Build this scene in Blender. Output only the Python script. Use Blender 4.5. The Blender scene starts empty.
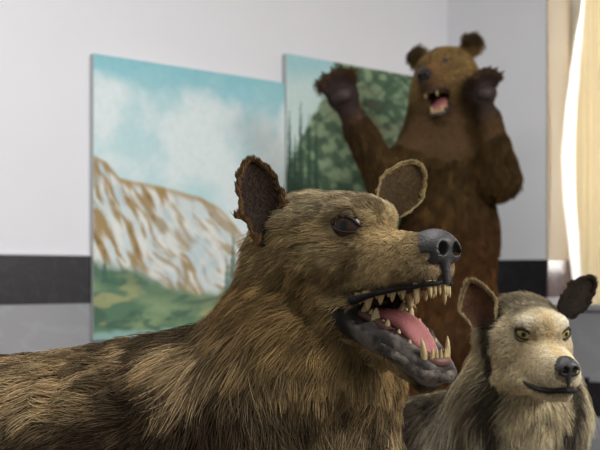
import bpy, math, random
import numpy as np
from mathutils import Vector, Matrix, kdtree

random.seed(7)
rng = np.random.default_rng(7)
scene = bpy.context.scene
COL = scene.collection
CAM_Z, FPX, HOR = 0.95, 900.0, 275.0          # camera height, focal length in pixels, horizon row


def P(px, py, Y):
    """the point at distance Y that the photo shows at pixel (px, py)"""
    return np.array([(px - 300) / FPX * Y, Y, CAM_Z - (py - HOR) / FPX * Y])


def lin(r, g, b):
    f = lambda c: (c / 255 / 12.92) if c / 255 <= 0.04045 else ((c / 255 + 0.055) / 1.055) ** 2.4
    return np.array([f(r), f(g), f(b)])


def nrm(v):
    v = np.asarray(v, float)
    return v / max(1e-9, np.linalg.norm(v))


# ------------------------------------------------------------------ noise
def vnoise(p, freq, seed=0):
    """value noise, p (n,3) -> 0..1"""
    q = np.asarray(p, float) * freq + seed * 17.31
    i = np.floor(q).astype(np.int64)
    f = q - i
    f = f * f * (3 - 2 * f)
    out = np.zeros(len(q))
    for dx in (0, 1):
        for dy in (0, 1):
            for dz in (0, 1):
                h = (i[:, 0] + dx) * 374761393 + (i[:, 1] + dy) * 668265263 + (i[:, 2] + dz) * 2147483647 + seed * 974711
                h = (h ^ (h >> 13)) * 1274126177
                h = (h ^ (h >> 16)) & 0xFFFFF
                w = (f[:, 0] if dx else 1 - f[:, 0]) * (f[:, 1] if dy else 1 - f[:, 1]) * (f[:, 2] if dz else 1 - f[:, 2])
                out += w * h / 0xFFFFF
    return out


def fbm(p, freq, seed=0, octv=3):
    a, s, t = 0.5, 0, 0
    for k in range(octv):
        s = s + a * vnoise(p, freq * 2 ** k, seed + k * 5)
        t += a
        a *= 0.5
    return s / t


def sstep(a, b, x):
    t = np.clip((x - a) / (b - a), 0, 1)
    return t * t * (3 - 2 * t)


def mix(a, b, t):
    t = np.asarray(t)
    if t.ndim == 1 and (np.ndim(a) == 2 or np.ndim(b) == 2 or np.ndim(a) == 1 and len(a) == 3):
        t = t[:, None]
    return a * (1 - t) + b * t


# ------------------------------------------------------------------ implicit surfaces
class Field:
    def __init__(s, xs, ys, zs):
        s.ax = [np.asarray(a, np.float64) for a in (xs, ys, zs)]
        s.F = np.full([len(a) for a in s.ax], 0.5, np.float32)

    def _win(s, lo, hi):
        sl, g = [], []
        for a, l, h in zip(s.ax, lo, hi):
            i, j = np.searchsorted(a, l), np.searchsorted(a, h)
            i = max(0, i - 1); j = min(len(a), j + 1)
            sl.append(slice(i, j)); g.append(a[i:j])
        return tuple(sl), g[0][:, None, None], g[1][None, :, None], g[2][None, None, :]

    def _comb(s, sl, d, k, sub):
        o = s.F[sl]
        if o.size == 0:
            return
        if sub:
            a, b = -d, o
            h = np.clip(0.5 - 0.5 * (b - a) / k, 0, 1)
            s.F[sl] = b * (1 - h) + a * h + k * h * (1 - h)
        else:
            h = np.clip(0.5 + 0.5 * (o - d) / k, 0, 1)
            s.F[sl] = o * (1 - h) + d * h - k * h * (1 - h)

    def cone(s, a, b, ra, rb, k=0.02, sub=False):
        a = np.asarray(a, float); b = np.asarray(b, float)
        m = max(ra, rb) + 2 * k + 0.03
        sl, X, Y, Z = s._win(np.minimum(a, b) - m, np.maximum(a, b) + m)
        ab = b - a
        L = float(ab @ ab) + 1e-12
        t = np.clip(((X - a[0]) * ab[0] + (Y - a[1]) * ab[1] + (Z - a[2]) * ab[2]) / L, 0, 1)
        d = np.sqrt((X - a[0] - t * ab[0]) ** 2 + (Y - a[1] - t * ab[1]) ** 2 + (Z - a[2] - t * ab[2]) ** 2) - (ra + t * (rb - ra))
        s._comb(sl, d.astype(np.float32), k, sub)

    def ell(s, c, r, rot=None, k=0.02, sub=False):
        """rot: 3x3, columns are the ellipsoid's axes in world"""
        c = np.asarray(c, float); r = np.asarray(r, float)
        M = np.eye(3) if rot is None else np.asarray(rot, float)
        m = r.max() + 2 * k + 0.03
        sl, X, Y, Z = s._win(c - m, c + m)
        X = X - c[0]; Y = Y - c[1]; Z = Z - c[2]
        q = [X * M[0, i] + Y * M[1, i] + Z * M[2, i] for i in range(3)]
        k0 = np.sqrt(sum((q[i] / r[i]) ** 2 for i in range(3)))
        k1 = np.sqrt(sum((q[i] / r[i] ** 2) ** 2 for i in range(3))) + 1e-9
        s._comb(sl, (k0 * (k0 - 1) / k1).astype(np.float32), k, sub)

    def mesh(s):
        F = s.F
        ax = s.ax
        ins = F < 0
        c = sum(ins[i:F.shape[0] - 1 + i, j:F.shape[1] - 1 + j, l:F.shape[2] - 1 + l].astype(np.int8)
                for i in (0, 1) for j in (0, 1) for l in (0, 1))
        act = np.argwhere((c > 0) & (c < 8))
        vid = np.full(c.shape, -1, np.int64)
        vid[act[:, 0], act[:, 1], act[:, 2]] = np.arange(len(act))
        acc = np.zeros((len(act), 3)); cnt = np.zeros(len(act))
        for axis in range(3):
            for o1 in (0, 1):
                for o2 in (0, 1):
                    off = [0, 0, 0]
                    oth = [q for q in range(3) if q != axis]
                    off[oth[0]] = o1; off[oth[1]] = o2
                    a = act + off
                    b = a.copy(); b[:, axis] += 1
                    fa = F[a[:, 0], a[:, 1], a[:, 2]]; fb = F[b[:, 0], b[:, 1], b[:, 2]]
                    cr = (fa < 0) != (fb < 0)
                    t = np.where(cr, fa / np.where(cr, fa - fb, 1), 0)
                    for d in range(3):
                        pa = ax[d][a[:, d]]; pb = ax[d][b[:, d]]
                        acc[:, d] += np.where(cr, pa + t * (pb - pa), 0)
                    cnt += cr
        V = acc / cnt[:, None]
        faces = []
        for axis in range(3):
            u, v = [(1, 2), (2, 0), (0, 1)][axis]
            n = list(F.shape); n[axis] -= 1
            A = [slice(None)] * 3; B = [slice(None)] * 3
            A[axis] = slice(0, -1); B[axis] = slice(1, None)
            sa = ins[tuple(A)]; sb = ins[tuple(B)]
            e = np.argwhere(sa != sb)
            e = e[(e[:, u] >= 1) & (e[:, v] >= 1) & (e[:, u] < F.shape[u] - 1) & (e[:, v] < F.shape[v] - 1)]
            def cell(du, dv):
                q = e.copy(); q[:, u] += du; q[:, v] += dv
                return vid[q[:, 0], q[:, 1], q[:, 2]]
            q = np.stack([cell(-1, -1), cell(0, -1), cell(0, 0), cell(-1, 0)], 1)
            flip = ~sa[e[:, 0], e[:, 1], e[:, 2]]
            q[flip] = q[flip][:, ::-1]
            faces.append(q)
        return V, np.concatenate(faces)


def axis_grid(lo, hi, coarse, fines=()):
    """grid line positions: coarse spacing, finer inside each (a, b, step)"""
    out = [lo]
    while out[-1] < hi:
        x = out[-1]
        st = coarse
        for a, b, f in fines:
            if x + 1e-9 >= a - coarse and x < b:
                st = min(st, f)
        out.append(x + st)
    return np.array(out)


# ------------------------------------------------------------------ objects
def link(o, parent=None, keep=True):
    COL.objects.link(o)
    if parent is not None:
        o.parent = parent
        if parent.type == 'EMPTY':                       # children are built in world space
            o.matrix_parent_inverse = Matrix.Translation(-parent.location)
    return o


def mesh_obj(name, V, faces, mat, parent=None, cols=None, smooth=True, quads=None):
    me = bpy.data.meshes.new(name)
    V = np.asarray(V, float)
    if isinstance(faces, np.ndarray):
        n, w = faces.shape
        me.vertices.add(len(V)); me.vertices.foreach_set('co', V.astype(np.float32).ravel())
        me.loops.add(n * w); me.loops.foreach_set('vertex_index', faces.astype(np.int32).ravel())
        me.polygons.add(n); me.polygons.foreach_set('loop_start', np.arange(0, n * w, w, dtype=np.int32))
        me.update(calc_edges=True); me.validate()
    else:
        me.from_pydata([tuple(v) for v in V], [], faces)
    if smooth:
        me.polygons.foreach_set('use_smooth', [True] * len(me.polygons))
    if cols is not None:
        c = np.ones((len(V), 4), np.float32); c[:, :3] = cols
        at = me.attributes.new('Col', 'FLOAT_COLOR', 'POINT'); at.data.foreach_set('color', c.ravel())
    me.materials.append(mat)
    me.update()
    o = bpy.data.objects.new(name, me)
    return link(o, parent)


def thing(name, label, cat, loc, group=None):
    o = bpy.data.objects.new(name, None)
    o.location = Vector(loc); o.empty_display_size = 0.1
    COL.objects.link(o)
    o['label'] = label; o['category'] = cat
    if group:
        o['group'] = group
    return o


def structure(o):
    o['kind'] = 'structure'
    return o


# ------------------------------------------------------------------ materials
def new_mat(name):
    m = bpy.data.materials.new(name); m.use_nodes = True
    nt = m.node_tree
    return m, nt, nt.nodes['Principled BSDF']


def plain(name, col, rough=0.6, spec=0.4, noise=0.0, nscale=30, bump=0.0, bscale=200, metallic=0.0, sss=0.0):
    m, nt, b = new_mat(name)
    b.inputs['Base Color'].default_value = (*col, 1)
    b.inputs['Roughness'].default_value = rough
    b.inputs['Specular IOR Level'].default_value = spec
    b.inputs['Metallic'].default_value = metallic
    if sss:
        b.inputs['Subsurface Weight'].default_value = sss
        b.inputs['Subsurface Radius'].default_value = (0.006, 0.003, 0.002)
    tc = nt.nodes.new('ShaderNodeTexCoord')
    if noise:
        n = nt.nodes.new('ShaderNodeTexNoise'); n.inputs['Scale'].default_value = nscale; n.inputs['Detail'].default_value = 4
        r = nt.nodes.new('ShaderNodeMix'); r.data_type = 'RGBA'; r.blend_type = 'MIX'
        r.inputs[6].default_value = (*(np.array(col) * (1 - noise)), 1)
        r.inputs[7].default_value = (*np.minimum(1, np.array(col) * (1 + noise)), 1)
        nt.links.new(tc.outputs['Object'], n.inputs['Vector'])
        nt.links.new(n.outputs['Fac'], r.inputs[0]); nt.links.new(r.outputs[2], b.inputs['Base Color'])
    if bump:
        n = nt.nodes.new('ShaderNodeTexNoise'); n.inputs['Scale'].default_value = bscale; n.inputs['Detail'].default_value = 3
        bp = nt.nodes.new('ShaderNodeBump'); bp.inputs['Strength'].default_value = bump; bp.inputs['Distance'].default_value = 0.002
        nt.links.new(tc.outputs['Object'], n.inputs['Vector'])
        nt.links.new(n.outputs['Fac'], bp.inputs['Height']); nt.links.new(bp.outputs['Normal'], b.inputs['Normal'])
    return m


def attr_mat(name, rough=0.7, spec=0.2, nscale=60, namp=0.25, bump=0.0, bscale=150, coat=0.0):
    """colour attribute times fine procedural noise"""
    m, nt, b = new_mat(name)
    a = nt.nodes.new('ShaderNodeAttribute'); a.attribute_name = 'Col'
    b.inputs['Roughness'].default_value = rough
    b.inputs['Specular IOR Level'].default_value = spec
    b.inputs['Coat Weight'].default_value = coat
    tc = nt.nodes.new('ShaderNodeTexCoord')
    n = nt.nodes.new('ShaderNodeTexNoise'); n.inputs['Scale'].default_value = nscale; n.inputs['Detail'].default_value = 4
    mr = nt.nodes.new('ShaderNodeMapRange'); mr.inputs[3].default_value = 1 - namp; mr.inputs[4].default_value = 1 + namp
    mr.inputs[1].default_value = 0.25; mr.inputs[2].default_value = 0.75
    vm = nt.nodes.new('ShaderNodeVectorMath'); vm.operation = 'SCALE'
    nt.links.new(tc.outputs['Object'], n.inputs['Vector']); nt.links.new(n.outputs['Fac'], mr.inputs[0])
    nt.links.new(a.outputs['Color'], vm.inputs[0]); nt.links.new(mr.outputs[0], vm.inputs['Scale'])
    nt.links.new(vm.outputs[0], b.inputs['Base Color'])
    if bump:
        n2 = nt.nodes.new('ShaderNodeTexNoise'); n2.inputs['Scale'].default_value = bscale; n2.inputs['Detail'].default_value = 3
        bp = nt.nodes.new('ShaderNodeBump'); bp.inputs['Strength'].default_value = bump; bp.inputs['Distance'].default_value = 0.002
        nt.links.new(tc.outputs['Object'], n2.inputs['Vector'])
        nt.links.new(n2.outputs['Fac'], bp.inputs['Height']); nt.links.new(bp.outputs['Normal'], b.inputs['Normal'])
    return m


def hair_mat(name, rough=0.75, spec=0.12):
    m, nt, b = new_mat(name)
    a = nt.nodes.new('ShaderNodeAttribute'); a.attribute_name = 'Col'
    b.inputs['Roughness'].default_value = rough
    b.inputs['Specular IOR Level'].default_value = spec
    nt.links.new(a.outputs['Color'], b.inputs['Base Color'])
    return m


# ------------------------------------------------------------------ fur
def sample_surface(V, Q, n, dens, rg):
    T = np.concatenate([Q[:, [0, 1, 2]], Q[:, [0, 2, 3]]]) if Q.shape[1] == 4 else Q
    a, b, c = V[T[:, 0]], V[T[:, 1]], V[T[:, 2]]
    fn = np.cross(b - a, c - a)
    ar = np.linalg.norm(fn, axis=1) * 0.5
    VN = np.zeros_like(V)
    for i in range(3):
        np.add.at(VN, T[:, i], fn)
    VN /= np.linalg.norm(VN, axis=1)[:, None] + 1e-12
    w = ar * dens((a + b + c) / 3)
    cw = np.cumsum(w)
    f = np.searchsorted(cw, rg.random(n) * cw[-1])
    f = np.minimum(f, len(T) - 1)
    r1 = np.sqrt(rg.random(n)); r2 = rg.random(n)
    ba = np.stack([1 - r1, r1 * (1 - r2), r1 * r2], 1)
    p = np.einsum('ni,nij->nj', ba, V[T[f]])
    no = np.einsum('ni,nij->nj', ba, VN[T[f]])
    no /= np.linalg.norm(no, axis=1)[:, None] + 1e-12
    return p, no


def grow(name, p, no, flow, length, lift, col_root, col_tip, rad, mat, parent, clump=0.6, nclump=None, npt=6, droop=0.15, curl=0.1, seed=1, frizz=0.25, cshade=0.28):
    """hair strands: p roots, no normals, flow (n,3) comb direction, length (n), lift 0..1, colours (n,3)"""
    rg = np.random.default_rng(seed)
    n = len(p)
    t = flow - (flow * no).sum(1)[:, None] * no
    t /= np.linalg.norm(t, axis=1)[:, None] + 1e-9
    b = np.cross(no, t)
    t = t + b * rg.normal(0, frizz, n)[:, None]
    lift = np.clip(lift + rg.normal(0, 0.08, n), 0.02, 1)
    L = length * rg.uniform(0.65, 1.15, n)
    s = np.linspace(0, 1, npt)
    pts = np.zeros((n, npt, 3))
    d0 = nrmrows(t * (1 - lift)[:, None] + no * (lift * 1.25 + 0.1)[:, None])
    d1 = nrmrows(t + no * (lift * 0.35 - 0.05)[:, None] + np.array([0, 0, -droop]))
    ph = rg.uniform(0, 6.28, n)
    cur = p.copy() - no * np.minimum(0.0015, L * 0.08)[:, None]
    pts[:, 0] = cur
    for k in range(1, npt):
        m = s[k]
        d = nrmrows(d0 * (1 - m) + d1 * m + b * (curl * np.sin(ph + 4 * m))[:, None])
        cur = cur + d * (L / (npt - 1))[:, None]
        pts[:, k] = cur
    if nclump:
        gi = rg.choice(n, min(nclump, n), replace=False)
        kd = kdtree.KDTree(len(gi))
        for j, i in enumerate(gi):
            kd.insert(p[i], j)
        kd.balance()
        near = np.fromiter((gi[kd.find(q)[1]] for q in p), np.int64, n)
        far = np.linalg.norm(p - p[near], axis=1)
        cf = clump * rg.uniform(0.5, 1.0, n) * np.clip(0.55 * L / (far + 1e-6), 0, 1) * np.clip(1.6 * L / (L[near] + 1e-6) - .6, 0, 1)
        for k in range(1, npt):
            f = (cf * s[k] ** 1.2)[:, None]
            g = pts[near, k] + (p - p[near]) * 0.15
            pts[:, k] = pts[:, k] * (1 - f) + g * f
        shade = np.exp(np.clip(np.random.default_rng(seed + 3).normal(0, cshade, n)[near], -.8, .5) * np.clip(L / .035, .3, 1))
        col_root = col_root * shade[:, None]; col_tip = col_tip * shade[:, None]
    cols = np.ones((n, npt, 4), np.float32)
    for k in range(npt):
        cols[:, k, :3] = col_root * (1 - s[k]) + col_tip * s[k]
    r = np.asarray(rad) * np.ones(n)
    R = (r[:, None] * (1 - 0.8 * s[None, :] ** 1.5)).astype(np.float32)
    cu = bpy.data.hair_curves.new(name)
    cu.add_curves([npt] * n)
    cu.attributes['position'].data.foreach_set('vector', pts.astype(np.float32).ravel())
    ra = cu.attributes.get('radius') or cu.attributes.new('radius', 'FLOAT', 'POINT')
    ra.data.foreach_set('value', R.ravel())
    ca = cu.attributes.new('Col', 'FLOAT_COLOR', 'POINT')
    ca.data.foreach_set('color', np.clip(cols, 0, 1).ravel())
    cu.materials.append(mat)
    o = bpy.data.objects.new(name, cu)
    return link(o, parent)


def nrmrows(a):
    return a / (np.linalg.norm(a, axis=1)[:, None] + 1e-9)


# ------------------------------------------------------------------ small shapes
def sweep(pts, rads, seg=10, flat=None, closed=False, up=(0, 0, 1), caps=True):
    """tube along pts; flat = (n,) second radius along 'up'"""
    pts = np.asarray(pts, float); n = len(pts)
    V = []; F = []
    for i in range(n):
        if closed:
            t = nrm(pts[(i + 1) % n] - pts[i - 1])
        else:
            t = nrm(pts[min(i + 1, n - 1)] - pts[max(i - 1, 0)])
        a = nrm(np.cross(t, up)); b = np.cross(a, t)
        rb = rads[i] if flat is None else flat[i]
        for k in range(seg):
            th = 2 * math.pi * k / seg
            V.append(pts[i] + a * rads[i] * math.cos(th) + b * rb * math.sin(th))
    m = n if closed else n - 1
    for i in range(m):
        j = (i + 1) % n
        for k in range(seg):
            l = (k + 1) % seg
            F.append((i * seg + k, j * seg + k, j * seg + l, i * seg + l))
    if not closed and caps:
        V.append(pts[0]); F += [(len(V) - 1, k, (k + 1) % seg) for k in range(seg)]
        e = (n - 1) * seg
        V.append(pts[-1]); F += [(len(V) - 1, e + (k + 1) % seg, e + k) for k in range(seg)]
    return np.array(V), F


def catmull(pts, m):
    pts = [np.asarray(p, float) for p in pts]
    out = []
    q = [2 * pts[0] - pts[1]] + pts + [2 * pts[-1] - pts[-2]]
    for i in range(1, len(q) - 2):
        for k in range(m):
            t = k / m
            a, b, c, d = q[i - 1], q[i], q[i + 1], q[i + 2]
            out.append(0.5 * (2 * b + (c - a) * t + (2 * a - 5 * b + 4 * c - d) * t * t + (3 * b - a - 3 * c + d) * t ** 3))
    out.append(pts[-1])
    return np.array(out)


def tooth_mesh(base, direction, length, r, bend=(0, 0, 0), squash=1.0, blunt=0.15, seg=8):
    n = 6
    d = nrm(direction); bend = np.asarray(bend, float)
    pts, rad = [], []
    for i in range(n):
        s = i / (n - 1)
        pts.append(np.asarray(base) + d * length * (s * 1.15 - 0.15) + bend * length * s * s)
        rad.append(r * (1 - s) ** 0.75 * (1 - blunt) + r * blunt * (1 if s < 0.99 else 0.5))
    ref = (0, 1, 0.2) if abs(d[2]) > 0.8 else (0, 0, 1)
    return sweep(pts, rad, seg, up=ref)


def box_verts(c, x, y, z, hx, hy, hz):
    c = np.asarray(c, float)
    V = [c + sx * hx * np.asarray(x) + sy * hy * np.asarray(y) + sz * hz * np.asarray(z) for sx in (-1, 1) for sy in (-1, 1) for sz in (-1, 1)]
    F = [(0, 1, 3, 2), (4, 6, 7, 5), (0, 4, 5, 1), (2, 3, 7, 6), (0, 2, 6, 4), (1, 5, 7, 3)]
    return np.array(V), F


class MB:
    def __init__(s):
        s.V = []; s.F = []

    def add(s, V, F):
        o = len(s.V)
        s.V += [tuple(v) for v in V]; s.F += [tuple(i + o for i in f) for f in F]
        return s

    def box(s, c, x, y, z, hx, hy, hz):
        return s.add(*box_verts(c, x, y, z, hx, hy, hz))
# ================================================================== ROOM
M = {}


def wall_paint(name, col):
    return plain(name, col, rough=0.75, spec=0.2, noise=0.03, nscale=2.5, bump=0.08, bscale=90)


def marble(name, base, vein, scale, rough, amount):
    m, nt, b = new_mat(name)
    tc = nt.nodes.new('ShaderNodeTexCoord')
    n = nt.nodes.new('ShaderNodeTexNoise'); n.inputs['Scale'].default_value = scale; n.inputs['Detail'].default_value = 8
    n.inputs['Distortion'].default_value = 1.2
    cr = nt.nodes.new('ShaderNodeValToRGB')
    cr.color_ramp.elements[0].position = 0.47; cr.color_ramp.elements[0].color = (*base, 1)
    e = cr.color_ramp.elements.new(0.5); e.color = (*(base * (1 - amount) + vein * amount), 1)
    cr.color_ramp.elements[2].position = 0.53; cr.color_ramp.elements[2].color = (*base, 1)
    n2 = nt.nodes.new('ShaderNodeTexNoise'); n2.inputs['Scale'].default_value = scale * 0.7; n2.inputs['Detail'].default_value = 3
    mr = nt.nodes.new('ShaderNodeMapRange'); mr.inputs[3].default_value = 0.75; mr.inputs[4].default_value = 1.25
    vm = nt.nodes.new('ShaderNodeVectorMath'); vm.operation = 'SCALE'
    nt.links.new(tc.outputs['Object'], n.inputs['Vector']); nt.links.new(tc.outputs['Object'], n2.inputs['Vector'])
    nt.links.new(n.outputs['Fac'], cr.inputs['Fac']); nt.links.new(n2.outputs['Fac'], mr.inputs[0])
    nt.links.new(cr.outputs['Color'], vm.inputs[0]); nt.links.new(mr.outputs[0], vm.inputs['Scale'])
    nt.links.new(vm.outputs[0], b.inputs['Base Color'])
    b.inputs['Roughness'].default_value = rough
    return m


M['paint'] = wall_paint('white_wall_paint', lin(226, 226, 231))
M['grey_marble'] = marble('grey_marble_tile', lin(146, 146, 150), lin(164, 164, 168), 2.2, 0.4, 0.35)
M['black_marble'] = marble('black_marble_tile', lin(22, 19, 24), lin(64, 60, 66), 9, 0.45, 0.3)
M['pale_trim'] = plain('pale_trim', lin(205, 205, 208), 0.5)
M['floor'] = marble('floor_stone', lin(120, 112, 104), lin(160, 150, 140), 2, 0.35, 0.5)
M['ceiling'] = wall_paint('ceiling_paint', lin(225, 224, 220))
M['window_frame'] = plain('window_frame_paint', lin(220, 218, 212), 0.4)

UZ = np.array([0, 0, 1.0])
WA = np.array([-1.03, 3.64]); WC = np.array([0.817, 5.0]); WB = np.array([1.285, 4.69])   # back wall point, corner, right wall's free edge
dB = (WC - WA) / np.linalg.norm(WC - WA)                     # along the back wall
nB = np.array([dB[1], -dB[0]])                               # into the room
dR = (WB - WC) / np.linalg.norm(WB - WC)
nR = np.array([dR[1], -dR[0]])
if nR[1] > 0:
    nR = -nR
H = 3.0
BT, BB = 1.029, 0.833                                        # upper black band
LT, LB = 0.41, 0.235                                         # lower black band


def v3(a, z=0.0):
    return np.array([a[0], a[1], z])


def slab(name, a, b, n, z0, z1, mat, th, out=0.0, kind=True):
    """upright slab from a to b (plan), face at offset 'out' along the room-side normal n, th thick behind it"""
    a = np.asarray(a); b = np.asarray(b)
    d = (b - a); L = np.linalg.norm(d); d = d / L
    c = (a + b) / 2 + n * (out - th / 2)
    V, F = box_verts(v3(c, (z0 + z1) / 2), v3(d), v3(n), UZ, L / 2, th / 2, (z1 - z0) / 2)
    o = mesh_obj(name, V, F, mat, smooth=False)
    return structure(o)


A0 = WC - dB * 5.2                                           # far left end of the back wall
slab('wall_back', A0, WC + dB * 0.15, nB, 0, H, M['paint'], 0.15)
slab('trim_1', A0, WC, nB, BB, BT, M['black_marble'], 0.01, 0.008)
slab('trim_2', A0, WC, nB, LT, BB, M['grey_marble'], 0.01, 0.006)
slab('trim_3', A0, WC, nB, LB, LT, M['black_marble'], 0.01, 0.008)
slab('baseboard_back', A0, WC, nB, 0, LB, M['grey_marble'], 0.01, 0.006)
slab('trim_4', A0, WC, nB, BT, BT + 0.008, M['pale_trim'], 0.012, 0.01)

# right wall: upright pier up to the window recess, then the low wall under the sill
SILL = 0.78
REC = 0.42                                                   # depth of the recess
WIN_L = 1.5
E1 = WB + dR * WIN_L
E2 = E1 + dR * 1.2
slab('wall_right', WC, WB, nR, 0, H, M['paint'], REC + 0.1)
slab('trim_5', WC, WB, nR, BB, BT, M['black_marble'], 0.01, 0.008)
slab('trim_6', WC, WB, nR, LT, BB, M['grey_marble'], 0.01, 0.006)
slab('trim_7', WC, WB, nR, LB, LT, M['black_marble'], 0.01, 0.008)
slab('trim_8', WC, WB, nR, BT, BT + 0.008, M['pale_trim'], 0.012, 0.01)
slab('baseboard_right', WC, E2, nR, 0, LB, M['grey_marble'], 0.01, 0.006)
slab('wall_under_window', WB, E1, nR, 0, SILL, M['paint'], REC + 0.1)
slab('trim_9', WB, E1, nR, LT, SILL - 0.01, M['grey_marble'], 0.01, 0.006)
e588 = WB + dR * 0.172
slab('trim_10', WB, e588, nR, LB, LT, M['black_marble'], 0.01, 0.008)
slab('trim_11', e588 + dR * 0.0, e588 + dR * 0.02, nR, LB, LT + 0.02, M['pale_trim'], 0.02, 0.018)
slab('trim_12', e588 + dR * 0.025, e588 + dR * 0.05, nR, LB, LT + 0.02, M['black_marble'], 0.01, 0.014)
slab('trim_16', e588 + dR * 0.05, E2, nR, LB, LT, M['black_marble'], 0.01, 0.008)
slab('trim_17', E1, E2, nR, BB, BT, M['black_marble'], 0.01, 0.008)
slab('trim_18', E1, E2, nR, LT, BB, M['grey_marble'], 0.01, 0.006)
slab('wall_right_far', E1, E2, nR, 0, H, M['paint'], REC + 0.1)
slab('wall_over_window', WB, E1, nR, 2.62, H, M['paint'], REC + 0.1)
# tile band turning into the recess (on the pier's side face)
slab('trim_13', WB, WB - nR * REC, dR, SILL, BB, M['grey_marble'], 0.008, 0.006)
slab('trim_15', WB, WB - nR * REC, dR, BT, 2.62, plain('dimmed_beige_recess', lin(164, 150, 128), .8, noise=.03), 0.006, 0.004)  # beige, darkened in colour to offset the window light on this face
slab('trim_14', WB, WB - nR * REC, dR, BB, BT, plain('black_tile_with_reflection', lin(92, 72, 70), 0.22, noise=0.3, nscale=9), 0.008, 0.008)  # black band carried on, light reflected in it put into the brown
V, F = box_verts(v3((WB + E1) / 2 - nR * (REC / 2 - 0.015), SILL + 0.004), v3(dR), v3(nR), UZ, WIN_L / 2, REC / 2 + 0.015, 0.012)
structure(mesh_obj('window_sill', V, F, M['grey_marble'], smooth=False))
# window: frame with two mullions, glass
wf = MB()
pl = (WB + E1) / 2 - nR * (REC + 0.03)
for s in (-1, -0.33, 0.33, 1):
    wf.box(v3(pl + dR * s * (WIN_L / 2 - 0.03), (SILL + 2.62) / 2), v3(dR), v3(nR), UZ, 0.03, 0.03, (2.62 - SILL) / 2)
for z in (SILL + 0.03, 1.95, 2.59):
    wf.box(v3(pl, z), v3(dR), v3(nR), UZ, WIN_L / 2, 0.03, 0.03)
w1 = structure(mesh_obj('window_1', wf.V, wf.F, M['window_frame'], smooth=False))
gm, nt, b = new_mat('window_glass')
b.inputs['Transmission Weight'].default_value = 1; b.inputs['Roughness'].default_value = 0.02; b.inputs['IOR'].default_value = 1.05
V, F = box_verts(v3(pl, (SILL + 2.62) / 2), v3(dR), v3(nR), UZ, WIN_L / 2 - 0.03, 0.003, (2.62 - SILL) / 2 - 0.03)
g = mesh_obj('window_pane', V, F, gm, parent=w1, smooth=False)

# floor and ceiling
fl = MB(); fl.box((0.2, 1.6, -0.05), (1, 0, 0), (0, 1, 0), UZ, 5.2, 5.4, 0.05)
structure(mesh_obj('floor', fl.V, fl.F, M['floor'], smooth=False))
ce = MB(); ce.box((0.2, 3.9, H + 0.05), (1, 0, 0), (0, 1, 0), UZ, 5.2, 3.1, 0.05)
structure(mesh_obj('ceiling', ce.V, ce.F, M['ceiling'], smooth=False))

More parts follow.
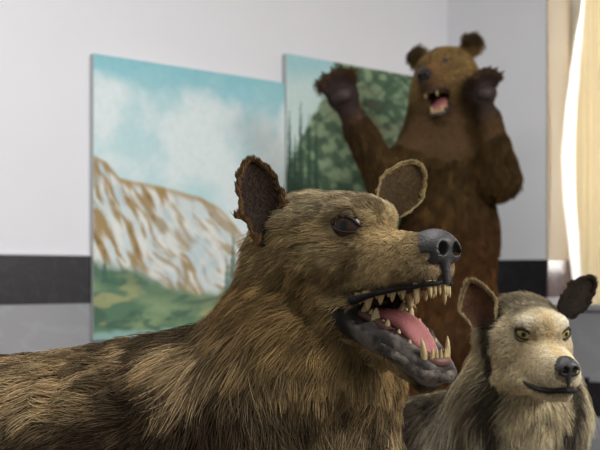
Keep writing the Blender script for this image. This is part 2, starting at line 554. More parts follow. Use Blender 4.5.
# ------------------------------------------------------------------ curtain in the recess
def curtain():
    t = thing('window_curtain', 'cream curtain hanging in the window recess with a bright sunlit hem', 'curtain', v3(WB + dR * 0.6 - nR * 0.1, SILL))
    base = WB - nR * 0.13
    def edge(py):                                            # distance along the recess of the curtain's free edge, by height
        ys = [-20, 10, 60, 100, 150, 200, 250, 300, 330]
        xs = [585, 584, 580, 577.5, 575.5, 576.5, 580, 584, 586]
        return np.interp(py, ys, xs)
    z0, z1, nz = 0.80, 2.44, 40
    def along(px):                                           # plan distance where the ray of column px meets the curtain plane
        k = (px - 300) / FPX
        # base + s*dR = (k*Y, Y)
        return (k * base[1] - base[0]) / (dR[0] - k * dR[1])
    m, nt, b = new_mat('cream_curtain_cloth')
    b.inputs['Base Color'].default_value = (*lin(228, 206, 160), 1); b.inputs['Roughness'].default_value = 0.9
    tr = nt.nodes.new('ShaderNodeBsdfTranslucent'); tr.inputs['Color'].default_value = (*lin(235, 215, 170), 1)
    mx = nt.nodes.new('ShaderNodeMixShader'); mx.inputs[0].default_value = 0.3
    wv = nt.nodes.new('ShaderNodeTexWave'); wv.inputs['Scale'].default_value = 14; wv.inputs['Distortion'].default_value = 1
    tc = nt.nodes.new('ShaderNodeTexCoord'); nt.links.new(tc.outputs['Object'], wv.inputs['Vector'])
    cr = nt.nodes.new('ShaderNodeMix'); cr.data_type = 'RGBA'
    cr.inputs[6].default_value = (*lin(216, 200, 166), 1); cr.inputs[7].default_value = (*lin(234, 220, 190), 1)
    nt.links.new(wv.outputs['Fac'], cr.inputs[0]); nt.links.new(cr.outputs[2], b.inputs['Base Color'])
    nt.links.new(b.outputs[0], mx.inputs[1]); nt.links.new(tr.outputs[0], mx.inputs[2])
    nt.links.new(mx.outputs[0], nt.nodes['Material Output'].inputs[0])
    m2, nt2, b2 = new_mat('sunlit_streak_cloth')
    tr2 = nt2.nodes.new('ShaderNodeBsdfTranslucent'); tr2.inputs['Color'].default_value = (0.95, 0.93, 0.92, 1)
    mx2 = nt2.nodes.new('ShaderNodeMixShader'); mx2.inputs[0].default_value = 0.8
    b2.inputs['Base Color'].default_value = (0.95, 0.93, 0.92, 1)
    nt2.links.new(b2.outputs[0], mx2.inputs[1]); nt2.links.new(tr2.outputs[0], mx2.inputs[2])
    nt2.links.new(mx2.outputs[0], nt2.nodes['Material Output'].inputs[0])
    def sheet(name, s0f, s1f, nx, fold, mat, off=0.0):
        V = []; F = []
        for j in range(nz + 1):
            z = z0 + (z1 - z0) * j / nz
            py = HOR - (z - CAM_Z) * FPX / 4.6
            a, c = s0f(py), s1f(py)
            for i in range(nx + 1):
                s = a + (c - a) * i / nx
                q = base + dR * s + nR * (off + fold * math.sin(s * 75 + 0.6 * math.sin(z * 3)))
                V.append(v3(q, z))
        for j in range(nz):
            for i in range(nx):
                F.append((j * (nx + 1) + i, j * (nx + 1) + i + 1, (j + 1) * (nx + 1) + i + 1, (j + 1) * (nx + 1) + i))
        return mesh_obj(name, np.array(V), F, mat, t)
    sheet('curtain_cloth', lambda py: along(edge(py)), lambda py: 1.15, 150, 0.016, m)
    sheet('streak', lambda py: along(edge(py) - np.interp(py, [-20, 20, 100, 150, 200, 300], [1, 6, 12, 14, 13, 9])), lambda py: along(edge(py) + 0.6), 6, 0.004, m2, 0.0)  # white translucent strip shaped to imitate the sunlit streak along the edge
    r = thing('curtain_rod', 'dark curtain rod end with a round knob at the top of the window recess', 'curtain rod', v3(base, 2.45))
    mt = plain('dark_rod', lin(62, 52, 40), 0.4, metallic=0.6)
    pts = [v3(base + dR * s + nR * 0.0, 2.46) for s in np.linspace(along(583), 1.48, 8)]
    V, F = sweep(pts, [0.02] * 8, 12); mesh_obj('rod', V, F, mt, r)
    c = pts[0]
    V, F = sweep([c - v3(dR) * 0.045, c - v3(dR) * 0.035, c - v3(dR) * 0.012, c], [0.012, 0.03, 0.034, 0.02], 14); mesh_obj('finial', V, F, plain('grey_knob', lin(96, 98, 92), 0.4), r)
    V, F = sweep([c + v3(dR) * 0.04, c + v3(dR) * 0.04 + v3(nR) * -0.25], [0.012, 0.012], 8); mesh_obj('bracket', V, F, mt, r)


curtain()

# ------------------------------------------------------------------ paintings on the back wall
def on_wall(px, off):
    """plan point on the back wall's plane moved 'off' into the room, seen in column px"""
    k = (px - 300) / FPX
    a = WA + nB * off
    s = (k * a[1] - a[0]) / (dB[0] - k * dB[1])
    return a + dB * s


def spruce(u, v, cu, v0, v1, w):
    t = np.clip((v - v0) / (v1 - v0), 0, 1)
    saw = 0.65 + 0.35 * np.abs(((v * 38) % 1) - 0.2)
    return (np.abs(u - cu) < w * (1 - t) * saw) & (v > v0) & (v < v1)


def painting(name, label, pl, w, z0, z1, fn, nu, nv, th=0.028):
    root = thing(name, label, 'painting', v3(pl + dB * w / 2, z0), 'landscape paintings on the back wall')
    us = np.linspace(0, 1, nu); vs = np.linspace(0, 1, nv)
    U, Vv = np.meshgrid(us, vs)
    u, v = U.ravel(), Vv.ravel()
    pos = np.stack([pl[0] + dB[0] * w * u, pl[1] + dB[1] * w * u, z0 + (z1 - z0) * v], 1)
    c = fn(u, v)
    i = np.arange(nu * nv).reshape(nv, nu)
    Q = np.stack([i[:-1, :-1].ravel(), i[:-1, 1:].ravel(), i[1:, 1:].ravel(), i[1:, :-1].ravel()], 1)
    mesh_obj('painted_canvas', pos, Q, M['canvas'], root, cols=c)
    bx = MB()
    mid = pl + dB * w / 2 - nB * (th / 2 + 0.0008)
    bx.box(v3(mid, (z0 + z1) / 2), v3(dB), v3(nB), UZ, w / 2 + 0.001, th / 2, (z1 - z0) / 2 + 0.001)
    mesh_obj('stretcher_edge', bx.V, bx.F, M['canvas_edge'], root, smooth=False)
    return root


M['canvas'] = attr_mat('painted_canvas', 0.7, 0.25, nscale=40, namp=0.05, bump=0.15, bscale=400)
M['canvas_edge'] = plain('canvas_edge', lin(186, 190, 190), 0.8)


def art_mountain(u, v):
    p = np.stack([u, v * 1.19, u * 0], 1)
    n1 = fbm(p, 4.0, 3, 4); n2 = fbm(p + 5, 7, 9, 4); n3 = fbm(p, 26, 4, 3)
    sky = mix(lin(186, 216, 220), lin(140, 196, 206), sstep(0.75, 1.0, v + 0.18 * (n2 - 0.5)))
    sky = mix(sky, lin(158, 205, 216), sstep(0.5, 0.75, n2) * 0.7)
    cl = sstep(0.36, 0.66, 0.62 * n1 + 0.38 * fbm(p + 3, 9, 66, 3) + 0.25 * (n2 - 0.5) + 0.10 * np.exp(-((v - 0.68) / 0.16) ** 2) - 0.25 * sstep(0.85, 1, v))
    c = mix(sky, lin(222, 231, 232), cl * 0.9)
    # mountain
    ridge = np.interp(u, [0, .06, .12, .2, .3, .42, .52, .62, .72, .8, .9, 1], [.64, .62, .572, .562, .552, .54, .525, .49, .415, .345, .27, .2]) + 0.02 * (n2 - 0.5)
    base = np.interp(u, [0, .15, .35, .5, .65, .8, 1], [.28, .255, .19, .15, .17, .2, .2])
    mt = sstep(-0.006, 0.006, ridge - v)
    wx = np.stack([u + 0.05 * n2, v * 1.19, u * 0], 1)
    ph = (u * 1.7 + v * 0.9 - 0.25 * np.sin(u * 7)) * 15 + 5.0 * fbm(wx, 4, 12, 3) + 0.6 * n3
    ph2 = (u * 0.9 + v * 1.1) * 17 + 4.5 * fbm(wx, 4, 21, 3) + 0.5 * n3
    w = sstep(0.3, 0.6, 0.55 * u + 0.45 * vnoise(p, 5.5, 88))
    bend = 0.10 * (fbm(p, 5, 91, 2) - .5) + 0.03 * (n2 - .5)
    def strokes(a_, b_, seed):                               # noise drawn out along the slope
        k = math.hypot(a_, b_)
        pe, al = (a_ * u + b_ * v * 1.19) / k + bend, (b_ * u - a_ * v * 1.19) / k
        return 3.2 * (fbm(np.stack([pe * 46, al * 9, 0 * u], 1), 1.0, seed, 3) - .5)
    st = strokes(1.7, .9, 12) * (1 - w) + strokes(.95, 1.15, 21) * w
    st2 = strokes(1.7, .9, 52) * (1 - w) + strokes(.95, 1.15, 61) * w
    rock = mix(lin(206, 216, 216), lin(226, 226, 220), sstep(-0.4, 0.5, st2))
    rock = mix(rock, lin(172, 198, 208), sstep(0.55, 0.7, n2) * 0.7)
    rock = mix(rock, lin(160, 132, 82), sstep(-0.25, 0.35, st) * (0.95 - 0.25 * w))
    rock = mix(rock, lin(112, 92, 60), sstep(0.45, 0.8, st) * sstep(0.4, 0.6, n3) * 0.8)
    rock = mix(rock, lin(170, 138, 80), sstep(0.03, 0.0, ridge - v) * 0.8)
    c = mix(c, rock, mt)
    # meadow
    gl = base + 0.05 * (n2 - 0.5) + 0.02 * (n3 - 0.5)
    md = sstep(-0.02, 0.02, gl - v)
    q = np.stack([u * 0.7, v * 2.2, u * 0], 1)
    g1 = fbm(q, 6, 31, 4); g2 = fbm(q, 16, 35, 3)
    green = mix(lin(92, 124, 98), lin(136, 158, 120), sstep(0.4, 0.65, g1))
    green = mix(green, lin(70, 100, 84), sstep(0.52, 0.68, g2) * 0.8)
    green = mix(green, lin(186, 182, 128), sstep(0.6, 0.72, fbm(q, 11, 44, 3)) * 0.55)
    green = mix(green, lin(80, 112, 92), sstep(0.06, 0.0, np.abs(gl - v - 0.03)) * 0.55)
    c = mix(c, green, md)
    tr = np.zeros(len(u), bool)
    for cu, v0, v1, w_ in [(.80, .14, .40, .035), (.70, .13, .40, .036), (.745, .14, .36, .03), (.665, .13, .31, .024), (.86, .14, .37, .03), (.685, .15, .29, .022), (.92, .14, .33, .03), (.05, .2, .3, .02), (.97, .14, .35, .03)]:
        tr |= spruce(u + 0.006 * (n3 - .5), v, cu, v0, v1, w_)
    c = mix(c, lin(74, 106, 92) * (0.75 + 0.5 * n3)[:, None], tr * 0.85)
    # river bank strokes
    pth = sstep(0.012, 0.0, np.abs(v - (0.10 + 0.09 * u + 0.02 * np.sin(u * 9)))) * sstep(0.35, 0.5, u)
    c = mix(c, lin(72, 92, 80), pth * 0.7)
    bot = sstep(0.035, 0.02, v + 0.02 * (n3 - 0.5))
    return mix(c, lin(150, 186, 180), bot * 0.8)


def art_forest(u, v):
    p = np.stack([u, v * 1.19, u * 0], 1)
    n2 = fbm(p, 8, 9, 4); n3 = fbm(p, 30, 4, 3)
    q = np.stack([u + 0.35 * v, v * 1.6, u * 0], 1)
    sky = mix(lin(196, 216, 214), lin(160, 202, 208), sstep(0.82, 1.0, v + 0.15 * (n2 - .5)))
    edge = np.interp(v, [0, .55, .68, .76, .85, .93, 1.0], [-.2, .0, .10, .16, .235, .29, .30]) + 0.05 * (n2 - 0.5) + 0.03 * (n3 - .5)
    hill = sstep(-0.012, 0.012, u - edge)
    st = fbm(q, 20, 51, 4)
    g = mix(lin(78, 102, 80), lin(134, 156, 124), sstep(0.42, 0.62, st))
    rowp = np.sin((v * 1.2 - u * 0.5) * 70 + 7 * n2)
    g = mix(g, lin(58, 78, 64), sstep(0.35, 0.9, rowp) * 0.4)
    g = mix(g, lin(124, 100, 84), sstep(0.52, 0.62, fbm(q, 7, 61, 3)) * np.exp(-(((u - .52) / .22) ** 2 + ((v - .82) / .1) ** 2)) * 0.8)
    c = mix(sky, g, hill)
    tr = np.zeros(len(u), bool)
    for cu, v0, v1, w_ in [(.02, .3, .80, .035), (.085, .3, .84, .04), (.135, .35, .78, .035), (.18, .4, .75, .03), (.05, .25, .68, .05)]:
        tr |= spruce(u + 0.01 * (n3 - .5), v, cu, v0, v1, w_)
    c = mix(c, lin(50, 74, 60) * (0.7 + 0.6 * n3)[:, None], tr * 0.9)
    return mix(c, c * np.array([0.9, 0.95, 0.9]), sstep(.5, .2, v))


p1 = on_wall(93.5, 0.032); p1b = on_wall(285, 0.032)
painting('landscape_painting', 'unframed canvas of a rocky ochre mountain under blue cloudy sky, left of the two', p1, np.linalg.norm(p1b - p1), 0.680, 1.868, art_mountain, 330, 390)
p2 = on_wall(286.3, 0.034)
painting('landscape_painting', 'unframed canvas of a dark green forested hillside behind the raised bear paw', p2, 1.0, 0.83, 2.010, art_forest, 260, 300)
# ================================================================== WOLVES
M['hide_skin'] = attr_mat('animal_skin', 0.75, 0.2, nscale=90, namp=0.2, bump=0.3, bscale=250)
M['fur'] = hair_mat('animal_fur')
M['lip'] = plain('black_lip_skin', lin(30, 27, 27), 0.65, 0.25, noise=0.35, nscale=60, bump=0.6, bscale=220)
def jaw_material():
    m, nt, b = new_mat('grey_jaw_skin')
    tc = nt.nodes.new('ShaderNodeTexCoord'); n = nt.nodes.new('ShaderNodeTexNoise'); cr = nt.nodes.new('ShaderNodeValToRGB')
    n.inputs['Scale'].default_value = 75; n.inputs['Detail'].default_value = 6; n.inputs['Roughness'].default_value = .7
    e = cr.color_ramp.elements
    e[0].position = .40; e[0].color = (*lin(52, 46, 42), 1); e[1].position = .64; e[1].color = (*lin(132, 122, 110), 1)
    x = e.new(.5); x.color = (*lin(88, 79, 73), 1)
    nt.links.new(tc.outputs['Object'], n.inputs['Vector']); nt.links.new(n.outputs['Fac'], cr.inputs['Fac']); nt.links.new(cr.outputs['Color'], b.inputs['Base Color'])
    bp = nt.nodes.new('ShaderNodeBump'); bp.inputs['Strength'].default_value = .9; bp.inputs['Distance'].default_value = .002
    nt.links.new(n.outputs['Fac'], bp.inputs['Height']); nt.links.new(bp.outputs['Normal'], b.inputs['Normal'])
    b.inputs['Roughness'].default_value = .65; b.inputs['Specular IOR Level'].default_value = .25
    return m


M['jaw_skin'] = jaw_material()
M['nose'] = plain('grey_black_nose', lin(54, 52, 52), 0.42, 0.5, noise=0.25, nscale=80, bump=0.5, bscale=450)
M['tongue'] = plain('pink_tongue', lin(172, 108, 106), 0.5, 0.35, noise=0.2, nscale=60, bump=0.5, bscale=500, sss=0.2)
M['gum'] = plain('red_gum', lin(104, 68, 58), 0.5, 0.5, noise=0.2, nscale=70, bump=0.3, bscale=300, sss=0.1)
M['tooth'] = plain('old_ivory_tooth', lin(188, 164, 116), 0.45, 0.4, noise=0.28, nscale=110)
M['eye'] = attr_mat('glass_eye', 0.12, 0.45, nscale=400, namp=0.12)
M['lid'] = plain('dark_brown_eyelid', lin(40, 32, 28), 0.6, 0.3, noise=.2)
M['claw'] = plain('dark_horn_claw', lin(58, 48, 40), 0.4, 0.5, noise=0.3, nscale=50)


class Head:
    """local frame: F forward (snout), R the animal's right, U up; metres times scale s"""
    def __init__(h, O, yaw, pitch, roll=0.0, s=1.0):
        y, p = math.radians(yaw), math.radians(pitch)
        f = np.array([math.cos(y) * math.cos(p), -math.sin(y) * math.cos(p), math.sin(p)])
        r = nrm(np.cross(f, UZ)); u = np.cross(r, f)
        a = math.radians(roll)
        r, u = r * math.cos(a) + u * math.sin(a), u * math.cos(a) - r * math.sin(a)
        h.O = np.asarray(O, float); h.B = np.stack([f, r, u], 1); h.s = s

    def w(h, F, R, U):
        return h.O + h.B @ (np.array([F, R, U]) * h.s)

    def d(h, F, R, U):
        return h.B @ np.array([F, R, U], float)

    def loc(h, p):
        return ((p - h.O) @ h.B) / h.s


def px(p):
    return (300 + FPX * p[0] / p[1], HOR - (p[2] - CAM_Z) * FPX / p[1])


def head_field(S, h, opn, wide=1.0):
    s = h.s; mz = 1.0 if opn else .88
    def cone(a, b, ra, rb, k=0.018, sub=False):
        S.cone(h.w(*a), h.w(*b), ra * s, rb * s, k * s, sub)
    def ell(c, r, k=0.02, sub=False):
        S.ell(h.w(*c), np.array(r) * s, h.B, k * s, sub)
    ell((-.062, 0, .002 if opn else -.006), (.076, .058 * wide, .046 if opn else .042))
    ell((-.014, 0, .010), (.05, .040, .031))
    for q in (-1, 1):
        ell((-.048, q * (.042 if opn else .037) * wide, -.038), (.052, .034 if opn else .030, .044))
        ell((-.005, q * .030, .017), (.022, .012, .009), 0.015)                  # brow ridge
        cone((-.012, q * .016 * mz, -.033), (.092, q * .010 * mz, -.0425), .034 * mz, .0215 * mz)
        cone((.0, q * .029 * mz, -.058), (.098, q * .015 * mz, -.058), .019 * mz, .0155 * mz, .014)
    ell((.104, 0, -.043), (.018, .018, .019), .012)
    if opn:
        ell((.103, 0, -.062), (.0165, .021, .0105), .01)
        for q in (-1, 1):
            cone((-.04, q * .038, -.075), (.042, q * .027, -.124), .029, .019, .014)
            cone((.042, q * .027, -.123), (.096, q * .012, -.165), .017, .0135, .01)
        cone((-.03, 0, -.105), (.088, 0, -.170), .026, .015, .012)
        ell((-.055, 0, -.085), (.05, .044, .045))
        cone((.005, 0, -.097), (.14, 0, -.112), .019, .027, .006, True)           # the open mouth
        for q in (-1, 1):
            cone((.03, 0, -.1), (.03, q * .06, -.1), .011, .012, .006, True)
            cone((.055, 0, -.105), (.055, q * .06, -.105), .014, .015, .006, True)
    else:
        for q in (-1, 1):
            cone((-.035, q * .034, -.072), (.082, q * .009, -.082), .027, .0135, .008)
        ell((-.055, 0, -.075), (.05, .044, .04))


def make_eye(h, root, side, F, R, U, r, iris, pupil, look, rim_w=0.0028, ax=0.0165, ay=0.0085, slant=0.25, rim_mat=None, pup=.10, iri=.31):
    c = h.w(F, R * side, U)
    rr = r * h.s
    look = nrm(h.d(*look) if side > 0 else h.d(look[0], -look[1], look[2]))
    a = nrm(np.cross(look, h.d(0, 0, 1))); b = np.cross(a, look)
    V, Fc, C = [], [], []
    nt_, np_ = 22, 28
    for i in range(nt_ + 1):
        th = math.pi * i / nt_
        for j in range(np_):
            ph = 2 * math.pi * j / np_
            V.append(c + rr * (look * math.cos(th) + (a * math.cos(ph) + b * math.sin(ph)) * math.sin(th)))
            t = th / math.pi
            if t < pup: C.append(lin(8, 7, 7))
            elif t < iri: C.append(lin(*iris))
            elif t < iri + .02: C.append(lin(30, 24, 18))
            else: C.append(lin(*pupil))
    for i in range(nt_):
        for j in range(np_):
            k = (j + 1) % np_
            Fc.append((i * np_ + j, (i + 1) * np_ + j, (i + 1) * np_ + k, i * np_ + k))
    e = mesh_obj('eye', np.array(V), Fc, M['eye'], root, cols=np.array(C))
    # almond eyelid rim lying on the eyeball
    pts, rad = [], []
    n = 36
    inner = h.d(1, -side * 0.0, -slant)
    ia = nrm(inner - look * (inner @ look)); ib = nrm(np.cross(look, ia))
    if ib @ h.d(0, 0, 1) < 0: ib = -ib
    for k in range(n):
        th = 2 * math.pi * k / n
        x, y = ax * math.cos(th), ay * math.sin(th) * (1 - 0.35 * max(0, math.cos(th)) ** 2) * (1.0 if math.sin(th) > 0 else 0.85)
        if math.cos(th) > 0.8: x *= 1.12
        x *= h.s; y *= h.s
        zz = math.sqrt(max(rr * rr * 1.04 - x * x - y * y, (0.25 * rr) ** 2))
        pts.append(c + ia * x + ib * y + look * zz)
        rad.append(h.s * rim_w * (1.25 if math.sin(th) > 0 else 0.9))
    V, Fc = sweep(pts, rad, 8, closed=True, up=look)
    mesh_obj('eyelid', V, Fc, rim_mat or M['lip'], e)
    return e


def make_nose(h, root, mat, sc=1.0, F0=.118, U0=-.034):
    """rhinarium with two nostrils and a philtrum groove"""
    w = lambda f, r, u: h.w(F0 + f * sc, r * sc, U0 + u * sc)
    c = w(0, 0, -.005)
    s = h.s * sc
    g = lambda m: np.arange(c[m] - .045 * s, c[m] + .045 * s, .0013 * s)
    S = Field(g(0), g(1), g(2))
    S.ell(w(.0, 0, .004), np.array([.017, .018, .014]) * s, h.B, .006 * s)
    S.ell(w(-.012, 0, .010), np.array([.016, .014, .009]) * s, h.B, .008 * s)
    for q in (-1, 1):
        S.ell(w(.004, q * .010, -.002), np.array([.013, .0105, .012]) * s, h.B, .005 * s)
        S.ell(w(-.008, q * .015, -.003), np.array([.012, .0055, .010]) * s, h.B, .005 * s)
    S.cone(w(.008, 0, -.008), w(.0085, 0, -.031), .0055 * s, .0028 * s, .005 * s)
    for q in (-1, 1):
        S.ell(w(.014, q * .0085, -.001), np.array([.010, .0052, .0062]) * s, h.B, .002 * s, True)
        S.cone(w(.010, q * .012, -.003), w(-.006, q * .022, -.009), .0048 * s, .0024 * s, .002 * s, True)
    S.cone(w(.021, 0, .006), w(.0155, 0, -.034), .0016 * s, .0016 * s, .003 * s, True)
    V, Q = S.mesh()
    return mesh_obj('nose', V, Q, mat, root)


def make_ear(h, root, base, axis, side_dir, length, width, cup, col_in, col_out, fur_len, n_fur, tipround=0.55, seed=0, rag=0.0, fold=0.0, frl=1.0, rim_col=None, point=0.0):
    """cupped shell: axis to the tip, side_dir across; the hollow faces axis x side"""
    ax_ = nrm(axis); sd = nrm(side_dir - ax_ * (side_dir @ ax_)); nz = np.cross(sd, ax_)     # hollow faces nz
    nu, nv = 26, 21
    rgl = np.random.default_rng(seed)
    def prof(u):
        return (0.72 + 0.42 * math.sin(min(1, u / 0.55) * math.pi / 2) if u < .42 else 1.105 * (max(0.0, 1 - ((u - .42) / .58) ** (2.0 + tipround)) ** 0.62) * (1 - point) + point * 1.105 * max(0.0, 1 - (u - .42) / .58) ** 0.7)
    V = []; C = []
    ragn = rgl.normal(0, 1, (2, nu + 1))
    for layer in (0, 1):
        for i in range(nu + 1):
            u = i / nu
            for j in range(nv):
                v = -1 + 2 * j / (nv - 1)
                wd = width * 0.5 * prof(u) + 0.0015
                if abs(v) > 0.8: wd *= 1 + rag * ragn[0 if v < 0 else 1, i]
                ang = v * 1.15 * (1 - 0.45 * u)
                dep = cup * (1 - math.cos(ang)) * 2.0 * (1 - 0.3 * u)
                p = base + ax_ * length * u * (1 - 0.03 * abs(v)) + sd * wd * (math.sin(ang) / max(0.3, math.sin(1.15 * (1 - 0.45 * u)))) + nz * dep
                p = p - nz * fold * length * u * u
                th = 0.004 * (1 - 0.6 * u) * (1 - abs(v) ** 3)
                p = p - nz * th * (1 if layer else 0)
                V.append(p)
                if layer == 0:
                    C.append(np.asarray(col_in) * (0.75 + 0.5 * rgl.random()) * (0.6 + 0.55 * u))
                else:
                    C.append(col_out)
    V = np.array(V); F = []
    off = (nu + 1) * nv
    for l in (0, 1):
        for i in range(nu):
            for j in range(nv - 1):
                q = (l * off + i * nv + j, l * off + i * nv + j + 1, l * off + (i + 1) * nv + j + 1, l * off + (i + 1) * nv + j)
                F.append(q if l == 0 else q[::-1])
    for i in range(nu):
        for j in (0, nv - 1):
            q = (i * nv + j, (i + 1) * nv + j, off + (i + 1) * nv + j, off + i * nv + j)
            F.append(q if j == 0 else q[::-1])
    for j in range(nv - 1):
        F.append((nu * nv + j, nu * nv + j + 1, off + nu * nv + j + 1, off + nu * nv + j))
    ear = mesh_obj('ear', V, F, M['hide_skin'], root, cols=np.array(C))
    # fur: back of the ear, inside fuzz, and a fringe along the rim
    Fq = np.array([f for f in F[nu * (nv - 1):2 * nu * (nv - 1)]])
    pb, nb = sample_surface(V, Fq, n_fur, lambda c: np.ones(len(c)), rgl)
    nb = np.where(((nb @ -nz) < 0)[:, None], -nb, nb)
    Fi = np.array(F[:nu * (nv - 1)])
    pi_, ni = sample_surface(V, Fi, n_fur // 2, lambda c: np.ones(len(c)), rgl)
    ni = np.where(((ni @ nz) < 0)[:, None], -ni, ni)
    k = n_fur // 2
    ui = rgl.random(k) * nu; sdj = rgl.integers(0, 2, k) * (nv - 1)
    topm = rgl.random(k) < 0.25
    i0 = np.minimum(ui.astype(int), nu - 1); fr = ui - i0
    pr = V[i0 * nv + sdj] * (1 - fr)[:, None] + V[(i0 + 1) * nv + sdj] * fr[:, None]
    jt = rgl.integers(0, nv, k)
    pr = np.where(topm[:, None], V[nu * nv + jt], pr)
    outw = nrmrows(np.where(topm[:, None], ax_[None, :], np.where((sdj == 0)[:, None], -sd, sd)) + 0.35 * ax_)
    p = np.concatenate([pb, pi_, pr]); no = np.concatenate([nb, ni, outw])
    fl = np.concatenate([np.tile(ax_, (len(pb), 1)) + 0.0, np.tile(ax_ * 0.6, (len(pi_), 1)) + sd * 0.1, np.tile(ax_, (k, 1)) - nz * 0.2])
    Ls = np.concatenate([np.full(len(pb), fur_len), np.full(len(pi_), fur_len * 0.28), np.full(k, fur_len * 0.85 * frl)])
    lf = np.concatenate([np.full(len(pb), .22), np.full(len(pi_), .2), np.full(k, .55)])
    rc_ = np.asarray(col_out if rim_col is None else rim_col)
    cr = np.concatenate([np.tile(col_out, (len(pb), 1)), np.tile(np.asarray(col_in), (len(pi_), 1)), np.tile(rc_ * 0.8, (k, 1))])
    nn = (0.65 + 0.7 * rgl.random(len(p)))[:, None]
    grow('ear_fur', p, no, fl, Ls, lf, cr * nn * 0.8, cr * nn * 1.1, 0.00045, M['fur'], ear, clump=0.45, nclump=len(p) // 14, npt=4, droop=0, seed=seed + 2)
    return ear


def teeth_open(h, root):
    s = h.s
    def tooth(b, d, L, r, bend=(0, 0, 0)):
        V, F = tooth_mesh(h.w(*b), h.d(*d), L * s, r * s, h.d(*bend))
        mesh_obj('tooth', V, F, M['tooth'], root)
    for q in (-1, 1):
        # upper row
        for i, r_ in enumerate((.0035, .0085, .0138)):
            tooth((.1145 - .002 * i, q * r_, -.0745), (.22, q * .05, -1), .0135 + .0015 * i, .0031 + .0004 * i, (-.1, 0, 0))
        tooth((.098, q * .0195, -.069), (.18, q * .12, -1), .0285, .0052, (-.22, 0, 0))
        for f, r_, L, rd in ((.080, .0225, .0085, .0035), (.066, .025, .010, .0042), (.050, .0275, .0115, .005), (.034, .0315, .016, .0068), (.021, .033, .011, .006)):
            tooth((f, q * r_, -.0785), (.05, q * .1, -1), L * 1.2, rd * 1.1, (-.1, 0, 0))
            tooth((f - .006, q * r_, -.0785), (-.05, q * .1, -1), L * 0.62, rd * 0.8)
        # lower row
        for i, r_ in enumerate((.003, .0075, .012)):
            tooth((.1085 - .002 * i, q * r_, -.1535), (.35, q * .05, 1), .0105 + .001 * i, .0027 + .0003 * i, (-.1, 0, 0))
        tooth((.098, q * .0165, -.1555), (.30, q * .16, 1), .0265, .005, (-.25, 0, 0))
        for f, r_, L, rd in ((.080, .0195, .007, .0035), (.066, .0215, .009, .0042), (.052, .024, .0105, .005), (.037, .0265, .014, .0066), (.023, .0285, .010, .0055)):
            u = -.0985 - (f - .025) * .72
            tooth((f, q * r_, u), (.45, q * .05, 1), L, rd, (-.1, 0, 0))
            tooth((f - .006, q * r_, u + .004), (.3, q * .05, 1), L * .6, rd * .8)


def mouth_open(h, root):
    s = h.s
    half = [(.1200, 0, -.0735), (.113, .017, -.0755), (.094, .0260, -.0770), (.068, .0325, -.0785), (.042, .0385, -.081), (.020, .0435, -.0855), (.006, .0455, -.094),
            (.007, .0448, -.105), (.024, .0415, -.119), (.045, .0355, -.1305), (.07, .0285, -.1475), (.092, .0215, -.1645), (.107, .012, -.172), (.111, 0, -.1735)]
    ra = [.0024, .0026, .0026, .0028, .0034, .0048, .0066, .0082, .0086, .0086, .0083, .0078, .0072, .0068]
    def rim(rows, rr, mat, label, fl):
        full = [(f, -r, u) for f, r, u in rows[::-1]] + rows[1:] if rows[0][1] == 0 else rows + [(f, -r, u) for f, r, u in rows[-2::-1]]
        rads = rr[::-1] + rr[1:] if rows[0][1] == 0 else rr + rr[-2::-1]
        pts = catmull([h.w(*q) for q in full], 5)
        rad = np.interp(np.linspace(0, len(rads) - 1, len(pts)), np.arange(len(rads)), rads) * s
        V, F = sweep(pts, list(rad), 10, up=h.d(0, 0, 1) * 0.3 + h.d(0, 1, 0) * 0.01 + h.d(1, 0, 0) * 0.01)
        V = V + (vnoise(V, 140, 3) - 0.5)[:, None] * 0.0022
        o = mesh_obj('lip', V, F, mat, root)
        o['label'] = label
    rim(half[:9], ra[:9], M['lip'], 'thin black upper lip and mouth corner', 1)
    rim(half[7:], ra[7:], M['jaw_skin'], 'scuffed grey lower lip', 1)
    for nm, row, rr in (('upper', [(.012, .033, -.076), (.034, .029, -.0755), (.066, .0235, -.0745), (.094, .016, -.0705), (.102, .009, -.0725), (.1045, 0, -.0725)], .005),
                        ('lower', [(.012, .031, -.097), (.034, .027, -.107), (.066, .0215, -.130), (.090, .017, -.1525), (.104, .010, -.157), (.107, 0, -.1575)], .0058)):
        full = row + [(f, -r, u) for f, r, u in row[-2::-1]]
        pts = catmull([h.w(*q) for q in full], 5)
        V, F = sweep(pts, [rr * s] * len(pts), 8, up=h.d(0, 0, 1))
        mesh_obj('gum', V, F, M['gum'], root)
    # palate
    V, F = sweep(catmull([h.w(.0, 0, -.072), h.w(.06, 0, -.066), h.w(.098, 0, -.066)], 6), [s * x for x in np.linspace(.028, .013, 13)], 12, flat=[s * .006] * 13, up=h.d(0, 0, 1))
    mesh_obj('palate', V, F, M['gum'], root)
    # tongue
    cen = catmull([h.w(-.01, 0, -.104), h.w(.02, 0, -.105), h.w(.045, 0, -.110), h.w(.066, 0, -.121), h.w(.084, 0, -.140), h.w(.096, -.001, -.149)], 6)
    m = len(cen)
    wd = [s * np.interp(i / (m - 1), [0, .4, .75, .92, 1], [.018, .0195, .0175, .012, .005]) for i in range(m)]
    th = [s * np.interp(i / (m - 1), [0, .4, .8, 1], [.012, .011, .007, .003]) for i in range(m)]
    V, F = sweep(cen, wd, 20, flat=th, up=h.d(0, 0, 1))
    loc = h.loc(V)
    V = V - np.outer(np.exp(-(loc[:, 1] / .004) ** 2) * .0022 * s, h.d(0, 0, 1)) + np.outer(np.clip(np.abs(loc[:, 1]) / .018, 0, 1) ** 2 * .003 * s, h.d(0, 0, 1))
    mesh_obj('tongue', V, F, M['tongue'], root)


